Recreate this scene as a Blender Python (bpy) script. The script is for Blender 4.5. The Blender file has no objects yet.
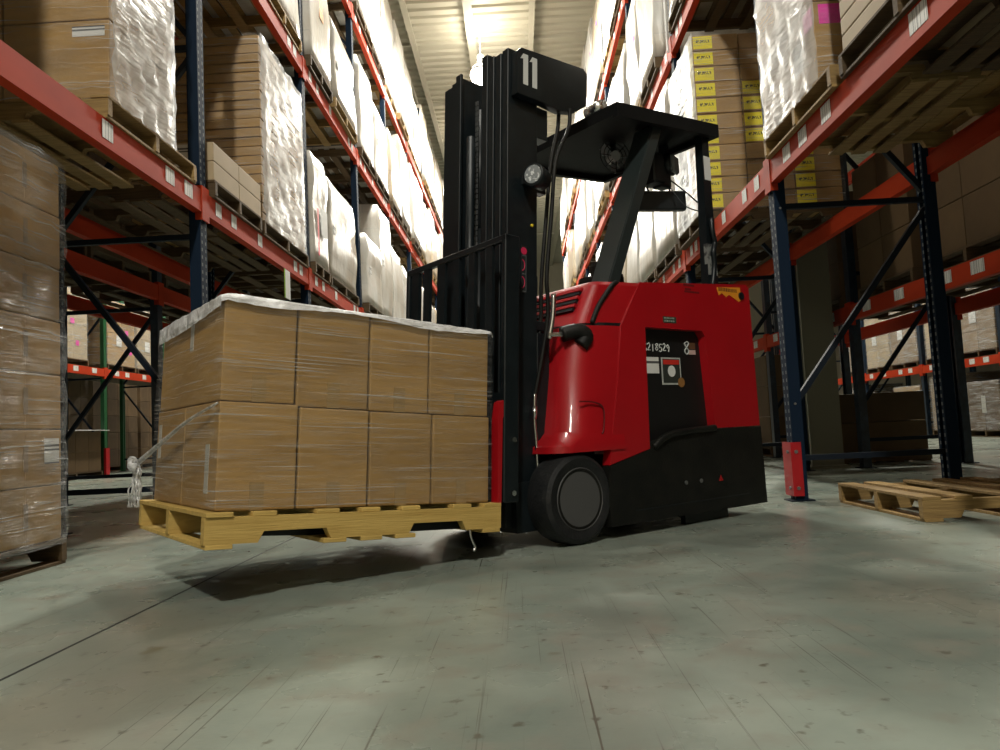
import bpy, bmesh, math, random
from mathutils import Vector, Matrix
rnd = random.Random(7)
SC = bpy.context.scene
COL = SC.collection
PI = math.pi
ORD = ['first','second','third','fourth','fifth','sixth','seventh','eighth','ninth','tenth','eleventh','twelfth','thirteenth','fourteenth','fifteenth','sixteenth','seventeenth','eighteenth','nineteenth','twentieth','twenty-first','twenty-second','twenty-third','twenty-fourth']

# ------------------------------------------------------------------ camera
F, CX, CY = 745.0, 500.0, 375.0
H = 0.55
vp = (520.0, 428.0); roll = -0.0485
Yc = Vector((vp[0]-CX, vp[1]-CY, F)).normalized()
pc = Vector((vp[0]+1000-CX, vp[1]+1000*roll-CY, F))
Zc = pc.cross(Yc).normalized()
if Zc.y > 0: Zc = -Zc
Xc_ = Yc.cross(Zc).normalized()
RW = Matrix((Xc_, Yc, Zc))           # world = RW @ cam (x right, y down, z forward)
CAMP = Vector((0, 0, H))
def proj(p):
    c = RW.transposed() @ (Vector(p) - CAMP)
    if c.z < 0.05: return None
    return (CX + F*c.x/c.z, CY + F*c.y/c.z)
def inview(x0, x1, y0, y1, z0, z1, m=12):
    us, vs = [], []
    for x in (x0, x1):
        for k in range(9):
            y = y0 + (y1-y0)*k/8
            for z in (z0, z1):
                p = proj((x, y, z))
                if p: us.append(p[0]); vs.append(p[1])
    if not us: return False
    return max(us) > -m and min(us) < 1000+m and max(vs) > -m and min(vs) < 750+m
cam = bpy.data.cameras.new('camera'); camo = bpy.data.objects.new('camera', cam); COL.objects.link(camo)
cam.sensor_fit = 'HORIZONTAL'; cam.sensor_width = 36.0; cam.lens = 36.0*F/1000.0
cam.clip_start = 0.02; cam.clip_end = 300
M = Matrix.Identity(4)
for i in range(3):
    M[i][0] = RW[i][0]; M[i][1] = -RW[i][1]; M[i][2] = -RW[i][2]; M[i][3] = CAMP[i]
camo.matrix_world = M
SC.camera = camo
SC.view_settings.view_transform = 'Standard'; SC.view_settings.look = 'None'
SC.view_settings.gamma = 1.0; SC.view_settings.use_curve_mapping = False
SC.view_settings.exposure = 0.22
SC.cycles.max_bounces = 6; SC.cycles.diffuse_bounces = 1; SC.cycles.glossy_bounces = 3
SC.cycles.transparent_max_bounces = 16; SC.cycles.transmission_bounces = 4
SC.cycles.sample_clamp_indirect = 4.0
try: SC.cycles.use_denoising = True
except Exception: pass

# ------------------------------------------------------------------ materials
def mat(name, col, rough=0.5, metal=0.0, coat=0.0, noise=None, bump=None, spec=0.5, emit=None):
    """noise=(scale, other colour, lo, hi, stretch)  bump=(scale, strength, stretch)"""
    m = bpy.data.materials.new(name); m.use_nodes = True
    nt = m.node_tree; b = nt.nodes['Principled BSDF']
    b.inputs['Base Color'].default_value = (*col, 1); b.inputs['Roughness'].default_value = rough
    b.inputs['Metallic'].default_value = metal; b.inputs['Coat Weight'].default_value = coat
    b.inputs['Specular IOR Level'].default_value = spec
    tc = nt.nodes.new('ShaderNodeTexCoord')
    def coord(st):
        mp = nt.nodes.new('ShaderNodeMapping'); mp.inputs['Scale'].default_value = st
        nt.links.new(tc.outputs['Object'], mp.inputs['Vector']); return mp.outputs['Vector']
    if noise:
        sc, c2, lo, hi = noise[:4]; st = noise[4] if len(noise) > 4 else (1, 1, 1)
        n = nt.nodes.new('ShaderNodeTexNoise'); n.inputs['Scale'].default_value = sc; n.inputs['Detail'].default_value = 5
        nt.links.new(coord(st), n.inputs['Vector'])
        r = nt.nodes.new('ShaderNodeMapRange'); r.inputs['From Min'].default_value = lo; r.inputs['From Max'].default_value = hi
        nt.links.new(n.outputs['Fac'], r.inputs['Value'])
        mx = nt.nodes.new('ShaderNodeMix'); mx.data_type = 'RGBA'
        mx.inputs[6].default_value = (*col, 1); mx.inputs[7].default_value = (*c2, 1)
        nt.links.new(r.outputs['Result'], mx.inputs[0]); nt.links.new(mx.outputs[2], b.inputs['Base Color'])
    if bump:
        n = nt.nodes.new('ShaderNodeTexNoise'); n.inputs['Scale'].default_value = bump[0]; n.inputs['Detail'].default_value = 4
        nt.links.new(coord(bump[2] if len(bump) > 2 else (1, 1, 1)), n.inputs['Vector'])
        bp = nt.nodes.new('ShaderNodeBump'); bp.inputs['Strength'].default_value = bump[1]; bp.inputs['Distance'].default_value = 0.02
        nt.links.new(n.outputs['Fac'], bp.inputs['Height']); nt.links.new(bp.outputs['Normal'], b.inputs['Normal'])
    if emit:
        b.inputs['Emission Color'].default_value = (*emit[0], 1); b.inputs['Emission Strength'].default_value = emit[1]
    return m
def tinted(m, amount):                                    # per-object value change for countable repeats
    nt = m.node_tree; b = nt.nodes['Principled BSDF']
    oi = nt.nodes.new('ShaderNodeObjectInfo')
    mr = nt.nodes.new('ShaderNodeMapRange'); mr.inputs['To Min'].default_value = 1-amount; mr.inputs['To Max'].default_value = 1+amount
    nt.links.new(oi.outputs['Random'], mr.inputs['Value'])
    hs = nt.nodes.new('ShaderNodeHueSaturation')
    lk = b.inputs['Base Color'].links
    if lk: nt.links.new(lk[0].from_socket, hs.inputs['Color'])
    else: hs.inputs['Color'].default_value = b.inputs['Base Color'].default_value
    nt.links.new(mr.outputs['Result'], hs.inputs['Value']); nt.links.new(hs.outputs['Color'], b.inputs['Base Color'])
    return m
def film_mat(name, lo, hi, scale=7, stretch=(1, 1, 5), rough=0.16, col=(.85, .86, .85), bstr=0.6, glint=.38, det=6):
    m = bpy.data.materials.new(name); m.use_nodes = True
    nt = m.node_tree; b = nt.nodes['Principled BSDF']; out = nt.nodes['Material Output']
    b.inputs['Base Color'].default_value = (*col, 1); b.inputs['Roughness'].default_value = rough
    tc = nt.nodes.new('ShaderNodeTexCoord'); mp = nt.nodes.new('ShaderNodeMapping'); mp.inputs['Scale'].default_value = stretch
    nt.links.new(tc.outputs['Object'], mp.inputs['Vector'])
    n = nt.nodes.new('ShaderNodeTexNoise'); n.inputs['Scale'].default_value = scale; n.inputs['Detail'].default_value = det; n.inputs['Roughness'].default_value = .65
    nt.links.new(mp.outputs['Vector'], n.inputs['Vector'])
    r = nt.nodes.new('ShaderNodeMapRange'); r.inputs['From Min'].default_value = .38; r.inputs['From Max'].default_value = .75
    r.inputs['To Min'].default_value = lo; r.inputs['To Max'].default_value = hi
    nt.links.new(n.outputs['Fac'], r.inputs['Value'])
    mp2 = nt.nodes.new('ShaderNodeMapping'); mp2.inputs['Scale'].default_value = (1.2, 1.2, stretch[2]*14); mp2.inputs['Rotation'].default_value = (.05, -.04, 0)
    nt.links.new(tc.outputs['Object'], mp2.inputs['Vector'])
    n2 = nt.nodes.new('ShaderNodeTexNoise'); n2.inputs['Scale'].default_value = 1.6; n2.inputs['Detail'].default_value = 3
    nt.links.new(mp2.outputs['Vector'], n2.inputs['Vector'])
    r2 = nt.nodes.new('ShaderNodeMapRange'); r2.inputs['From Min'].default_value = .57; r2.inputs['From Max'].default_value = .74; r2.inputs['To Max'].default_value = glint  # whitish streaks painted in as highlights on the film
    nt.links.new(n2.outputs['Fac'], r2.inputs['Value'])
    ad = nt.nodes.new('ShaderNodeMath'); ad.operation = 'ADD'; ad.use_clamp = True
    nt.links.new(r.outputs['Result'], ad.inputs[0]); nt.links.new(r2.outputs['Result'], ad.inputs[1]); r = ad
    bp = nt.nodes.new('ShaderNodeBump'); bp.inputs['Strength'].default_value = bstr; bp.inputs['Distance'].default_value = .03
    n3 = nt.nodes.new('ShaderNodeTexNoise'); n3.inputs['Scale'].default_value = scale*.55; n3.inputs['Detail'].default_value = 2; n3.inputs['Distortion'].default_value = .6
    mp3 = nt.nodes.new('ShaderNodeMapping'); mp3.inputs['Scale'].default_value = (1, 1, 1+stretch[2]*.35); mp3.inputs['Rotation'].default_value = (.25, -.2, .1)
    nt.links.new(tc.outputs['Object'], mp3.inputs['Vector']); nt.links.new(mp3.outputs['Vector'], n3.inputs['Vector'])
    sm = nt.nodes.new('ShaderNodeMath'); sm.operation = 'MULTIPLY_ADD'; sm.inputs[1].default_value = 2.2
    nt.links.new(n3.outputs['Fac'], sm.inputs[0]); nt.links.new(n2.outputs['Fac'], sm.inputs[2])
    sm2 = nt.nodes.new('ShaderNodeMath'); sm2.operation = 'ADD'; nt.links.new(sm.outputs[0], sm2.inputs[0]); nt.links.new(n.outputs['Fac'], sm2.inputs[1])
    nt.links.new(sm2.outputs[0], bp.inputs['Height']); nt.links.new(bp.outputs['Normal'], b.inputs['Normal'])
    tr = nt.nodes.new('ShaderNodeBsdfTransparent'); mx = nt.nodes.new('ShaderNodeMixShader')
    nt.links.new(r.outputs[0], mx.inputs['Fac']); nt.links.new(tr.outputs['BSDF'], mx.inputs[1]); nt.links.new(b.outputs['BSDF'], mx.inputs[2])
    nt.links.new(mx.outputs['Shader'], out.inputs['Surface'])
    return m
def striped(name, axis, scale, c1, c2, rough=.6, thr=.5):     # printed bars for labels
    m = mat(name, c1, rough); nt = m.node_tree; b = nt.nodes['Principled BSDF']
    tc = nt.nodes.new('ShaderNodeTexCoord'); n = nt.nodes.new('ShaderNodeTexNoise'); n.noise_dimensions = '1D'
    sp = nt.nodes.new('ShaderNodeSeparateXYZ'); nt.links.new(tc.outputs['Object'], sp.inputs[0])
    nt.links.new(sp.outputs[axis], n.inputs['W']); n.inputs['Scale'].default_value = scale; n.inputs['Detail'].default_value = 0
    g = nt.nodes.new('ShaderNodeMath'); g.operation = 'GREATER_THAN'; g.inputs[1].default_value = thr
    nt.links.new(n.outputs['Fac'], g.inputs[0])
    mx = nt.nodes.new('ShaderNodeMix'); mx.data_type = 'RGBA'; mx.inputs[6].default_value = (*c1, 1); mx.inputs[7].default_value = (*c2, 1)
    nt.links.new(g.outputs[0], mx.inputs[0]); nt.links.new(mx.outputs[2], b.inputs['Base Color'])
    return m

RED = mat('truck_red_paint', (.42, .004, .009), .42, coat=.22, noise=(3, (.36, .004, .008), .3, .7))
BLK = mat('black_steel', (.005, .0085, .0105), .42, spec=.4, noise=(14, (.009, .0135, .016), .45, .75))
BLKP = mat('black_plastic', (.005, .0055, .0048), .55, spec=.28, noise=(9, (.012, .0115, .009), .4, .8), bump=(120, .15))
RUB = mat('tyre_rubber', (.009, .010, .011), .6, spec=.35, noise=(20, (.017, .0175, .018), .4, .7), bump=(60, .2))
CHR = mat('chrome_steel', (.62, .63, .63), .22, metal=1)
GREY = mat('grey_steel', (.20, .21, .21), .4, metal=.6)
BLKM = mat('matte_black_guard', (.004, .0045, .005), .65, spec=.15, noise=(10, (.007, .0075, .008), .4, .7))
NAVY = mat('navy_rack_steel', (.006, .014, .028), .4, noise=(12, (.016, .034, .06), .4, .7))
NAVYB = mat('navy_brace_steel', (.006, .011, .02), .6, spec=.2)
GRN = mat('green_rack_steel', (.01, .08, .025), .45)
ORG = mat('red_orange_beam_paint', (.50, .048, .014), .6, spec=.12, noise=(5, (.39, .034, .010), .4, .75, (1, .4, 1)))
GUARDR = mat('red_guard_paint', (.42, .006, .012), .4, noise=(10, (.3, .004, .008), .5, .8))
WOOD = tinted(mat('pallet_wood', (.36, .23, .08), .75, noise=(5, (.20, .12, .04), .35, .75, (1, 14, 14)), bump=(10, .25, (1, 20, 20))), .18)
WOODY = tinted(mat('yellow_pallet_wood', (.66, .45, .13), .7, noise=(4, (.50, .31, .075), .4, .8, (1, 12, 12)), bump=(10, .2, (1, 20, 20))), .10)
WOOD_SHADE = tinted(mat('shade_darkened_pallet_wood', (.11, .068, .028), .8, noise=(5, (.06, .036, .014), .35, .75, (1, 14, 14)), bump=(10, .25, (1, 20, 20))), .2)  # brown wood darkened in colour for the shade under the decks
CARD = tinted(mat('kraft_cardboard', (.41, .245, .082), .6, noise=(3, (.31, .18, .058), .35, .7, (1, 1, 3)), bump=(40, .06)), .09)
CARDG = tinted(mat('greyish_cardboard', (.29, .205, .12), .7, noise=(3, (.22, .15, .085), .35, .7)), .12)
CARDP = tinted(mat('pale_cardboard', (.48, .37, .23), .7, noise=(3, (.42, .32, .19), .35, .7)), .06)
CARD_SHADE = tinted(mat('shade_darkened_cardboard', (.12, .072, .03), .75, noise=(3, (.085, .05, .02), .35, .7)), .15)  # cardboard darkened in colour for the shade in the rows behind
TAPE = mat('clear_brown_tape', (.36, .235, .10), .25)
TAPEW = mat('pale_paper_tape', (.50, .48, .42), .45)
PAPER = mat('white_paper', (.72, .72, .70), .6)
BARC = striped('barcode_label', 1, 190, (.80, .79, .75), (.12, .12, .12), thr=.60)
BARCX = striped('printed_label', 2, 60, (.74, .73, .70), (.10, .10, .10), thr=.58)
def bandprint(name, c1, c2):
    m = mat(name, c1, .55); nt = m.node_tree; b = nt.nodes['Principled BSDF']
    tc = nt.nodes.new('ShaderNodeTexCoord'); sp = nt.nodes.new('ShaderNodeSeparateXYZ'); nt.links.new(tc.outputs['Object'], sp.inputs[0])
    def mth(op, a, v):
        n = nt.nodes.new('ShaderNodeMath'); n.operation = op
        for i, q in enumerate((a, v)):
            if isinstance(q, (int, float)): n.inputs[i].default_value = q
            else: nt.links.new(q, n.inputs[i])
        return n.outputs[0]
    band = mth('LESS_THAN', mth('ABSOLUTE', mth('SUBTRACT', sp.outputs[2], .010), 0), .013)
    xy = mth('ADD', sp.outputs[0], sp.outputs[1]); lim = mth('LESS_THAN', mth('ABSOLUTE', xy, 0), .058)
    n = nt.nodes.new('ShaderNodeTexNoise'); n.noise_dimensions = '2D'; n.inputs['Scale'].default_value = 95; n.inputs['Detail'].default_value = 0
    cb = nt.nodes.new('ShaderNodeCombineXYZ'); nt.links.new(xy, cb.inputs[0]); nt.links.new(mth('MULTIPLY', sp.outputs[2], .5), cb.inputs[1]); nt.links.new(cb.outputs[0], n.inputs['Vector'])
    f = mth('MULTIPLY', mth('MULTIPLY', band, lim), mth('GREATER_THAN', n.outputs['Fac'], .47))
    mx = nt.nodes.new('ShaderNodeMix'); mx.data_type = 'RGBA'; mx.inputs[6].default_value = (*c1, 1); mx.inputs[7].default_value = (*c2, 1)
    nt.links.new(f, mx.inputs[0]); nt.links.new(mx.outputs[2], b.inputs['Base Color'])
    return m
YLW = bandprint('yellow_label', (.88, .74, .02), (.10, .09, .02))
PINK = mat('pink_label', (.85, .04, .42), .5, noise=(20, (.7, .03, .34), .5, .7))
ORGL = mat('orange_sticker', (.80, .30, .02), .5)
FILM = film_mat('clear_stretch_film', .01, .17, 6, (1, 1, 9), .11, bstr=.9, glint=.62)
FILMG = film_mat('glossy_stretch_film', .06, .38, 4, (1, 1, 4), .13, bstr=1.0, glint=.55)
WF = film_mat('glare_whitened_film', .25, .72, 2.6, (1, 1, 1.6), .3, bstr=.26, glint=.12, det=3)  # white glare put into the film's opacity
FILM2 = film_mat('glint_streaked_film', .02, .20, 4, (1, 1, 5), .11, bstr=1.0, glint=.45)
FILMT = film_mat('bunched_stretch_film', .35, .85, 22, (1, 1, 1), .22, bstr=.8)
FILMS = film_mat('white_top_sheet', .65, 1.0, 14, (1, 1, 1), .25, col=(.97, .97, .97))
def wrapped_mat(name, c1, c2, haze=.5):
    m = mat(name, c1, .3, bump=(5, .9, (1, 1, .5))); nt = m.node_tree; b = nt.nodes['Principled BSDF']
    tc = nt.nodes.new('ShaderNodeTexCoord'); sp = nt.nodes.new('ShaderNodeSeparateXYZ'); nt.links.new(tc.outputs['Object'], sp.inputs[0])
    ad = nt.nodes.new('ShaderNodeMath'); ad.operation = 'ADD'; nt.links.new(sp.outputs[0], ad.inputs[0]); nt.links.new(sp.outputs[1], ad.inputs[1])
    cb = nt.nodes.new('ShaderNodeCombineXYZ'); nt.links.new(ad.outputs[0], cb.inputs[0]); nt.links.new(sp.outputs[2], cb.inputs[1])
    br = nt.nodes.new('ShaderNodeTexBrick'); br.inputs['Scale'].default_value = 1; br.inputs['Brick Width'].default_value = .42; br.inputs['Row Height'].default_value = .27
    br.inputs['Mortar Size'].default_value = .007; br.offset = .5
    br.inputs['Color1'].default_value = (*c2, 1); br.inputs['Color2'].default_value = (c2[0]*.8, c2[1]*.78, c2[2]*.75, 1); br.inputs['Mortar'].default_value = (c2[0]*.4, c2[1]*.36, c2[2]*.3, 1)
    nt.links.new(cb.outputs[0], br.inputs['Vector'])
    mp = nt.nodes.new('ShaderNodeMapping'); mp.inputs['Scale'].default_value = (1, 1, .6); nt.links.new(tc.outputs['Object'], mp.inputs['Vector'])
    n = nt.nodes.new('ShaderNodeTexNoise'); n.inputs['Scale'].default_value = 3; n.inputs['Detail'].default_value = 4; nt.links.new(mp.outputs['Vector'], n.inputs['Vector'])
    r = nt.nodes.new('ShaderNodeMapRange'); r.inputs['From Min'].default_value = .3; r.inputs['From Max'].default_value = .7; r.inputs['To Min'].default_value = haze-.3; r.inputs['To Max'].default_value = min(1, haze+.45)
    nt.links.new(n.outputs['Fac'], r.inputs['Value'])
    mx = nt.nodes.new('ShaderNodeMix'); mx.data_type = 'RGBA'; mx.inputs[7].default_value = (*c1, 1)
    nt.links.new(br.outputs['Color'], mx.inputs[6]); nt.links.new(r.outputs['Result'], mx.inputs[0]); nt.links.new(mx.outputs[2], b.inputs['Base Color'])
    return m
WRAPS = [tinted(wrapped_mat('white_wrap_over_cartons', (.68, .67, .63), (.40, .31, .20), .62), .12),
         tinted(wrapped_mat('grey_wrap_over_cartons', (.56, .55, .51), (.36, .28, .18), .5), .12),
         tinted(wrapped_mat('tan_wrap_over_cartons', (.52, .47, .38), (.36, .25, .13), .32), .12)]

def floor_material():
    m = mat('stained_concrete', (.3, .3, .27), .33); nt = m.node_tree; b = nt.nodes['Principled BSDF']
    tc = nt.nodes.new('ShaderNodeTexCoord')
    def noise(sc, st=(1, 1, 1), det=6, rot=0):
        mp = nt.nodes.new('ShaderNodeMapping'); mp.inputs['Scale'].default_value = st; mp.inputs['Rotation'].default_value = (0, 0, rot); mp.vector_type = 'TEXTURE' if False else 'POINT'
        nt.links.new(tc.outputs['Object'], mp.inputs['Vector'])
        n = nt.nodes.new('ShaderNodeTexNoise'); n.inputs['Scale'].default_value = sc; n.inputs['Detail'].default_value = det
        nt.links.new(mp.outputs['Vector'], n.inputs['Vector']); return n.outputs['Fac']
    def ramp(s, lo, hi):
        r = nt.nodes.new('ShaderNodeMapRange'); r.inputs['From Min'].default_value = lo; r.inputs['From Max'].default_value = hi
        nt.links.new(s, r.inputs['Value']); return r.outputs['Result']
    def mix(f, a, c, blend='MIX'):
        x = nt.nodes.new('ShaderNodeMix'); x.data_type = 'RGBA'; x.blend_type = blend
        nt.links.new(f, x.inputs[0])
        if isinstance(a, tuple): x.inputs[6].default_value = (*a, 1)
        else: nt.links.new(a, x.inputs[6])
        x.inputs[7].default_value = (*c, 1); return x.outputs[2]
    c = mix(ramp(noise(1.3, (1, 1, 1), 8), .36, .66), (.345, .39, .33), (.165, .20, .17))
    c = mix(ramp(noise(.7, (1.3, .5, 1), 3), .55, .72), c, (.30, .27, .205))
    c = mix(ramp(noise(7, (1, 1, 1), 8), .52, .75), c, (.27, .265, .22))
    c = mix(ramp(noise(22, (1, 1, 1), 4), .63, .72), c, (.14, .14, .11))
    c = mix(ramp(noise(4.2, (1, 1, 1), 3), .68, .74), c, (.17, .16, .11))
    c = mix(ramp(noise(1.6, (70, .45, 1), 3, .03), .66, .70), c, (.12, .125, .10))
    c = mix(ramp(noise(1.5, (80, .6, 1), 3, -.22), .68, .72), c, (.14, .145, .12))
    c = mix(ramp(noise(1.5, (75, .5, 1), 3, .32), .69, .73), c, (.14, .145, .12))
    nt.links.new(c, b.inputs['Base Color'])
    rr = nt.nodes.new('ShaderNodeMapRange'); rr.inputs['To Min'].default_value = .16; rr.inputs['To Max'].default_value = .42
    nt.links.new(noise(2.5), rr.inputs['Value']); nt.links.new(rr.outputs['Result'], b.inputs['Roughness'])
    bp = nt.nodes.new('ShaderNodeBump'); bp.inputs['Strength'].default_value = .12; bp.inputs['Distance'].default_value = .01
    nt.links.new(noise(18), bp.inputs['Height']); nt.links.new(bp.outputs['Normal'], b.inputs['Normal'])
    b.inputs['Specular IOR Level'].default_value = .4
    return m
def column_material():
    """navy post whose aisle faces carry two rows of punched slots"""
    m = mat('punched_navy_post', (.007, .017, .036), .7, spec=.1); nt = m.node_tree; b = nt.nodes['Principled BSDF']
    tc = nt.nodes.new('ShaderNodeTexCoord'); sp = nt.nodes.new('ShaderNodeSeparateXYZ'); nt.links.new(tc.outputs['Object'], sp.inputs[0])
    def mth(op, a, bb):
        n = nt.nodes.new('ShaderNodeMath'); n.operation = op
        for i, s in enumerate((a, bb)):
            if isinstance(s, (int, float)): n.inputs[i].default_value = s
            elif s is not None: nt.links.new(s, n.inputs[i])
        return n.outputs[0]
    zf = mth('FRACT', mth('MULTIPLY', sp.outputs[2], 20), 0)
    zh = mth('LESS_THAN', mth('ABSOLUTE', mth('SUBTRACT', zf, .5), 0), .22)
    ay = mth('ABSOLUTE', sp.outputs[1], 0)
    yh = mth('LESS_THAN', mth('ABSOLUTE', mth('SUBTRACT', ay, .028), 0), .0075)
    f = mth('MULTIPLY', zh, yh)
    mx = nt.nodes.new('ShaderNodeMix'); mx.data_type = 'RGBA'; mx.inputs[6].default_value = (.007, .017, .036, 1); mx.inputs[7].default_value = (.14, .16, .17, 1)
    nt.links.new(f, mx.inputs[0]); nt.links.new(mx.outputs[2], b.inputs['Base Color'])
    return m
POST = column_material()

# ------------------------------------------------------------------ mesh helpers
def new_mesh(name, bm, m, smooth=False):
    me = bpy.data.meshes.new(name); bm.normal_update(); bm.to_mesh(me); bm.free()
    if m: me.materials.append(m)
    if smooth:
        for p in me.polygons: p.use_smooth = True
    return me
def link(name, me, parent=None, loc=None, rot=None, mw=None):
    o = bpy.data.objects.new(name, me); COL.objects.link(o)
    if parent: o.parent = parent
    if loc is not None: o.location = loc
    if rot is not None: o.rotation_euler = rot
    if mw is not None: o.matrix_local = mw
    return o
def tag(o, label, cat, group=None, kind=None):
    if label: o['label'] = label
    if cat: o['category'] = cat
    if group: o['group'] = group
    if kind: o['kind'] = kind
    return o
def empty(name, label, cat, loc=(0, 0, 0), rotz=0, group=None, mw=None):
    o = link(name, None, None, loc, (0, 0, rotz))
    o.empty_display_size = .1
    if mw is not None: o.matrix_local = mw
    return tag(o, label, cat, group)
def box(bm, c, s, bev=0.0, rot=None, seg=1):
    r = bmesh.ops.create_cube(bm, size=1.0)
    vs = r['verts']
    bmesh.ops.scale(bm, vec=s, verts=vs)
    if bev > 0:
        es = list({e for v in vs for e in v.link_edges})
        rr = bmesh.ops.bevel(bm, geom=es, offset=bev, segments=seg, affect='EDGES', profile=.6)
        vs = list({v for f in rr['faces'] for v in f.verts} | {v for v in vs if v.is_valid})
        # include whole island
        seen = set(vs); st = list(vs)
        while st:
            v = st.pop()
            for e in v.link_edges:
                w = e.other_vert(v)
                if w not in seen: seen.add(w); st.append(w)
        vs = list(seen)
    mt = Matrix.Translation(c) @ (rot.to_4x4() if rot else Matrix.Identity(4))
    bmesh.ops.transform(bm, matrix=mt, verts=vs)
    return vs
def box2(bm, x0, x1, y0, y1, z0, z1, bev=0.0, seg=1):
    return box(bm, ((x0+x1)/2, (y0+y1)/2, (z0+z1)/2), (x1-x0, y1-y0, z1-z0), bev, None, seg)
def bar(bm, a, b, w, t, up=(0, 0, 1), bev=0.0):
    a, b = Vector(a), Vector(b); d = b-a; L = d.length; d.normalize()
    u = Vector(up); s = d.cross(u)
    if s.length < 1e-4: s = d.cross(Vector((1, 0, 0)))
    s.normalize(); u = s.cross(d).normalized()
    R = Matrix((d, s, u)).transposed()
    return box(bm, (a+b)/2, (L, w, t), bev, R)
def cyl(bm, a, b, r, seg=20, r2=None):
    a, b = Vector(a), Vector(b); d = b-a
    q = Vector((0, 0, 1)).rotation_difference(d.normalized())
    mt = Matrix.Translation((a+b)/2) @ q.to_matrix().to_4x4()
    return bmesh.ops.create_cone(bm, cap_ends=True, segments=seg, radius1=r, radius2=r if r2 is None else r2, depth=d.length, matrix=mt)['verts']
def tube(bm, pts, r, seg=8):
    pts = [Vector(p) for p in pts]
    # catmull subdivision
    P = []
    for i in range(len(pts)-1):
        p0 = pts[max(i-1, 0)]; p1 = pts[i]; p2 = pts[i+1]; p3 = pts[min(i+2, len(pts)-1)]
        for k in range(5):
            t = k/5
            P.append(.5*((2*p1)+(-p0+p2)*t+(2*p0-5*p1+4*p2-p3)*t*t+(-p0+3*p1-3*p2+p3)*t**3))
    P.append(pts[-1])
    rings = []; n = None
    for i, p in enumerate(P):
        d = (P[min(i+1, len(P)-1)]-P[max(i-1, 0)]).normalized()
        if n is None:
            n = d.cross(Vector((0, 0, 1)))
            if n.length < .1: n = d.cross(Vector((1, 0, 0)))
        n = (n-d*n.dot(d)).normalized(); bb = d.cross(n)
        rr = r(i/(len(P)-1)) if callable(r) else r
        rings.append([bm.verts.new(p+rr*(math.cos(2*PI*k/seg)*n+math.sin(2*PI*k/seg)*bb)) for k in range(seg)])
    for i in range(len(rings)-1):
        for k in range(seg):
            bm.faces.new((rings[i][k], rings[i][(k+1) % seg], rings[i+1][(k+1) % seg], rings[i+1][k]))
    bm.faces.new(rings[0][::-1]); bm.faces.new(rings[-1])
def prism(bm, poly, axis, a, b):
    """extrude a 2-D polygon along an axis. axis 'y': poly=(x,z); 'x': (y,z); 'z': (x,y)"""
    def P(p, t):
        return {'y': (p[0], t, p[1]), 'x': (t, p[0], p[1]), 'z': (p[0], p[1], t)}[axis]
    v0 = [bm.verts.new(P(p, a)) for p in poly]; v1 = [bm.verts.new(P(p, b)) for p in poly]
    n = len(poly)
    fs = [bm.faces.new(v0), bm.faces.new(v1[::-1])]
    for i in range(n):
        fs.append(bm.faces.new((v0[i], v1[i], v1[(i+1) % n], v0[(i+1) % n])))
    bmesh.ops.recalc_face_normals(bm, faces=fs)
    return v0+v1
def lathe(bm, prof, seg=40, axis='y'):
    """prof: list of (r, t) rotated about the axis"""
    rings = []
    for r, t in prof:
        ring = []
        for k in range(seg):
            a = 2*PI*k/seg
            if axis == 'y': ring.append(bm.verts.new((r*math.cos(a), t, r*math.sin(a))))
            elif axis == 'x': ring.append(bm.verts.new((t, r*math.cos(a), r*math.sin(a))))
            else: ring.append(bm.verts.new((r*math.cos(a), r*math.sin(a), t)))
        rings.append(ring)
    fs = []
    for i in range(len(rings)-1):
        for k in range(seg):
            fs.append(bm.faces.new((rings[i][k], rings[i][(k+1) % seg], rings[i+1][(k+1) % seg], rings[i+1][k])))
    fs.append(bm.faces.new(rings[0])); fs.append(bm.faces.new(rings[-1][::-1]))
    bmesh.ops.recalc_face_normals(bm, faces=fs)
def loft(bm, loops, cap0=True, cap1=True):
    rings = [[bm.verts.new(p) for p in lp] for lp in loops]; n = len(rings[0]); fs = []
    for i in range(len(rings)-1):
        for k in range(n):
            fs.append(bm.faces.new((rings[i][k], rings[i][(k+1) % n], rings[i+1][(k+1) % n], rings[i+1][k])))
    if cap0: fs.append(bm.faces.new(rings[0]))
    if cap1: fs.append(bm.faces.new(rings[-1]))
    bmesh.ops.recalc_face_normals(bm, faces=fs)
def part(name, bm, m, parent, smooth=False, label=None, loc=None, rot=None, mw=None):
    o = link(name, new_mesh(name, bm, m, smooth), parent, loc, rot, mw)
    if label: o['label'] = label
    return o
def B(): return bmesh.new()
def autosmooth(o, ang=35):
    me = o.data
    for p in me.polygons: p.use_smooth = True
    bm = B(); bm.from_mesh(me)
    for e in bm.edges:
        if len(e.link_faces) == 2 and e.calc_face_angle(0) > math.radians(ang): e.smooth = False
    bm.to_mesh(me); bm.free()
    return o

# ------------------------------------------------------------------ the setting
def struct(name, bm, m, loc=None):
    o = link(name, new_mesh(name, bm, m), None, loc); o['kind'] = 'structure'; return o
XW, Y0, Y1, ZT = 30.0, -9.0, 44.0, 10.3
bm = B(); box2(bm, -XW, XW, Y0, Y1, -.2, 0); struct('floor', bm, floor_material())
bm = B(); box2(bm, -1.296, -1.287, 0.2, 30, .0002, .0012); struct('trim_1', bm, mat('dark_floor_joint', (.045, .045, .04), .8))
CEIL = mat('cream_metal_deck', (.66, .60, .46), .55)
bm = B()
prof = []
y = Y0
while y < Y1:
    prof += [(y, ZT), (y+.12, ZT), (y+.16, ZT+.05), (y+.28, ZT+.05)]; y += .32
prof += [(y, ZT), (y, ZT+.25), (Y0, ZT+.25)]
prism(bm, prof, 'x', -XW, XW); struct('ceiling', bm, CEIL)
WALL = mat('cream_wall_panel', (.55, .48, .34), .6, noise=(2, (.5, .44, .31), .4, .7))
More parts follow.
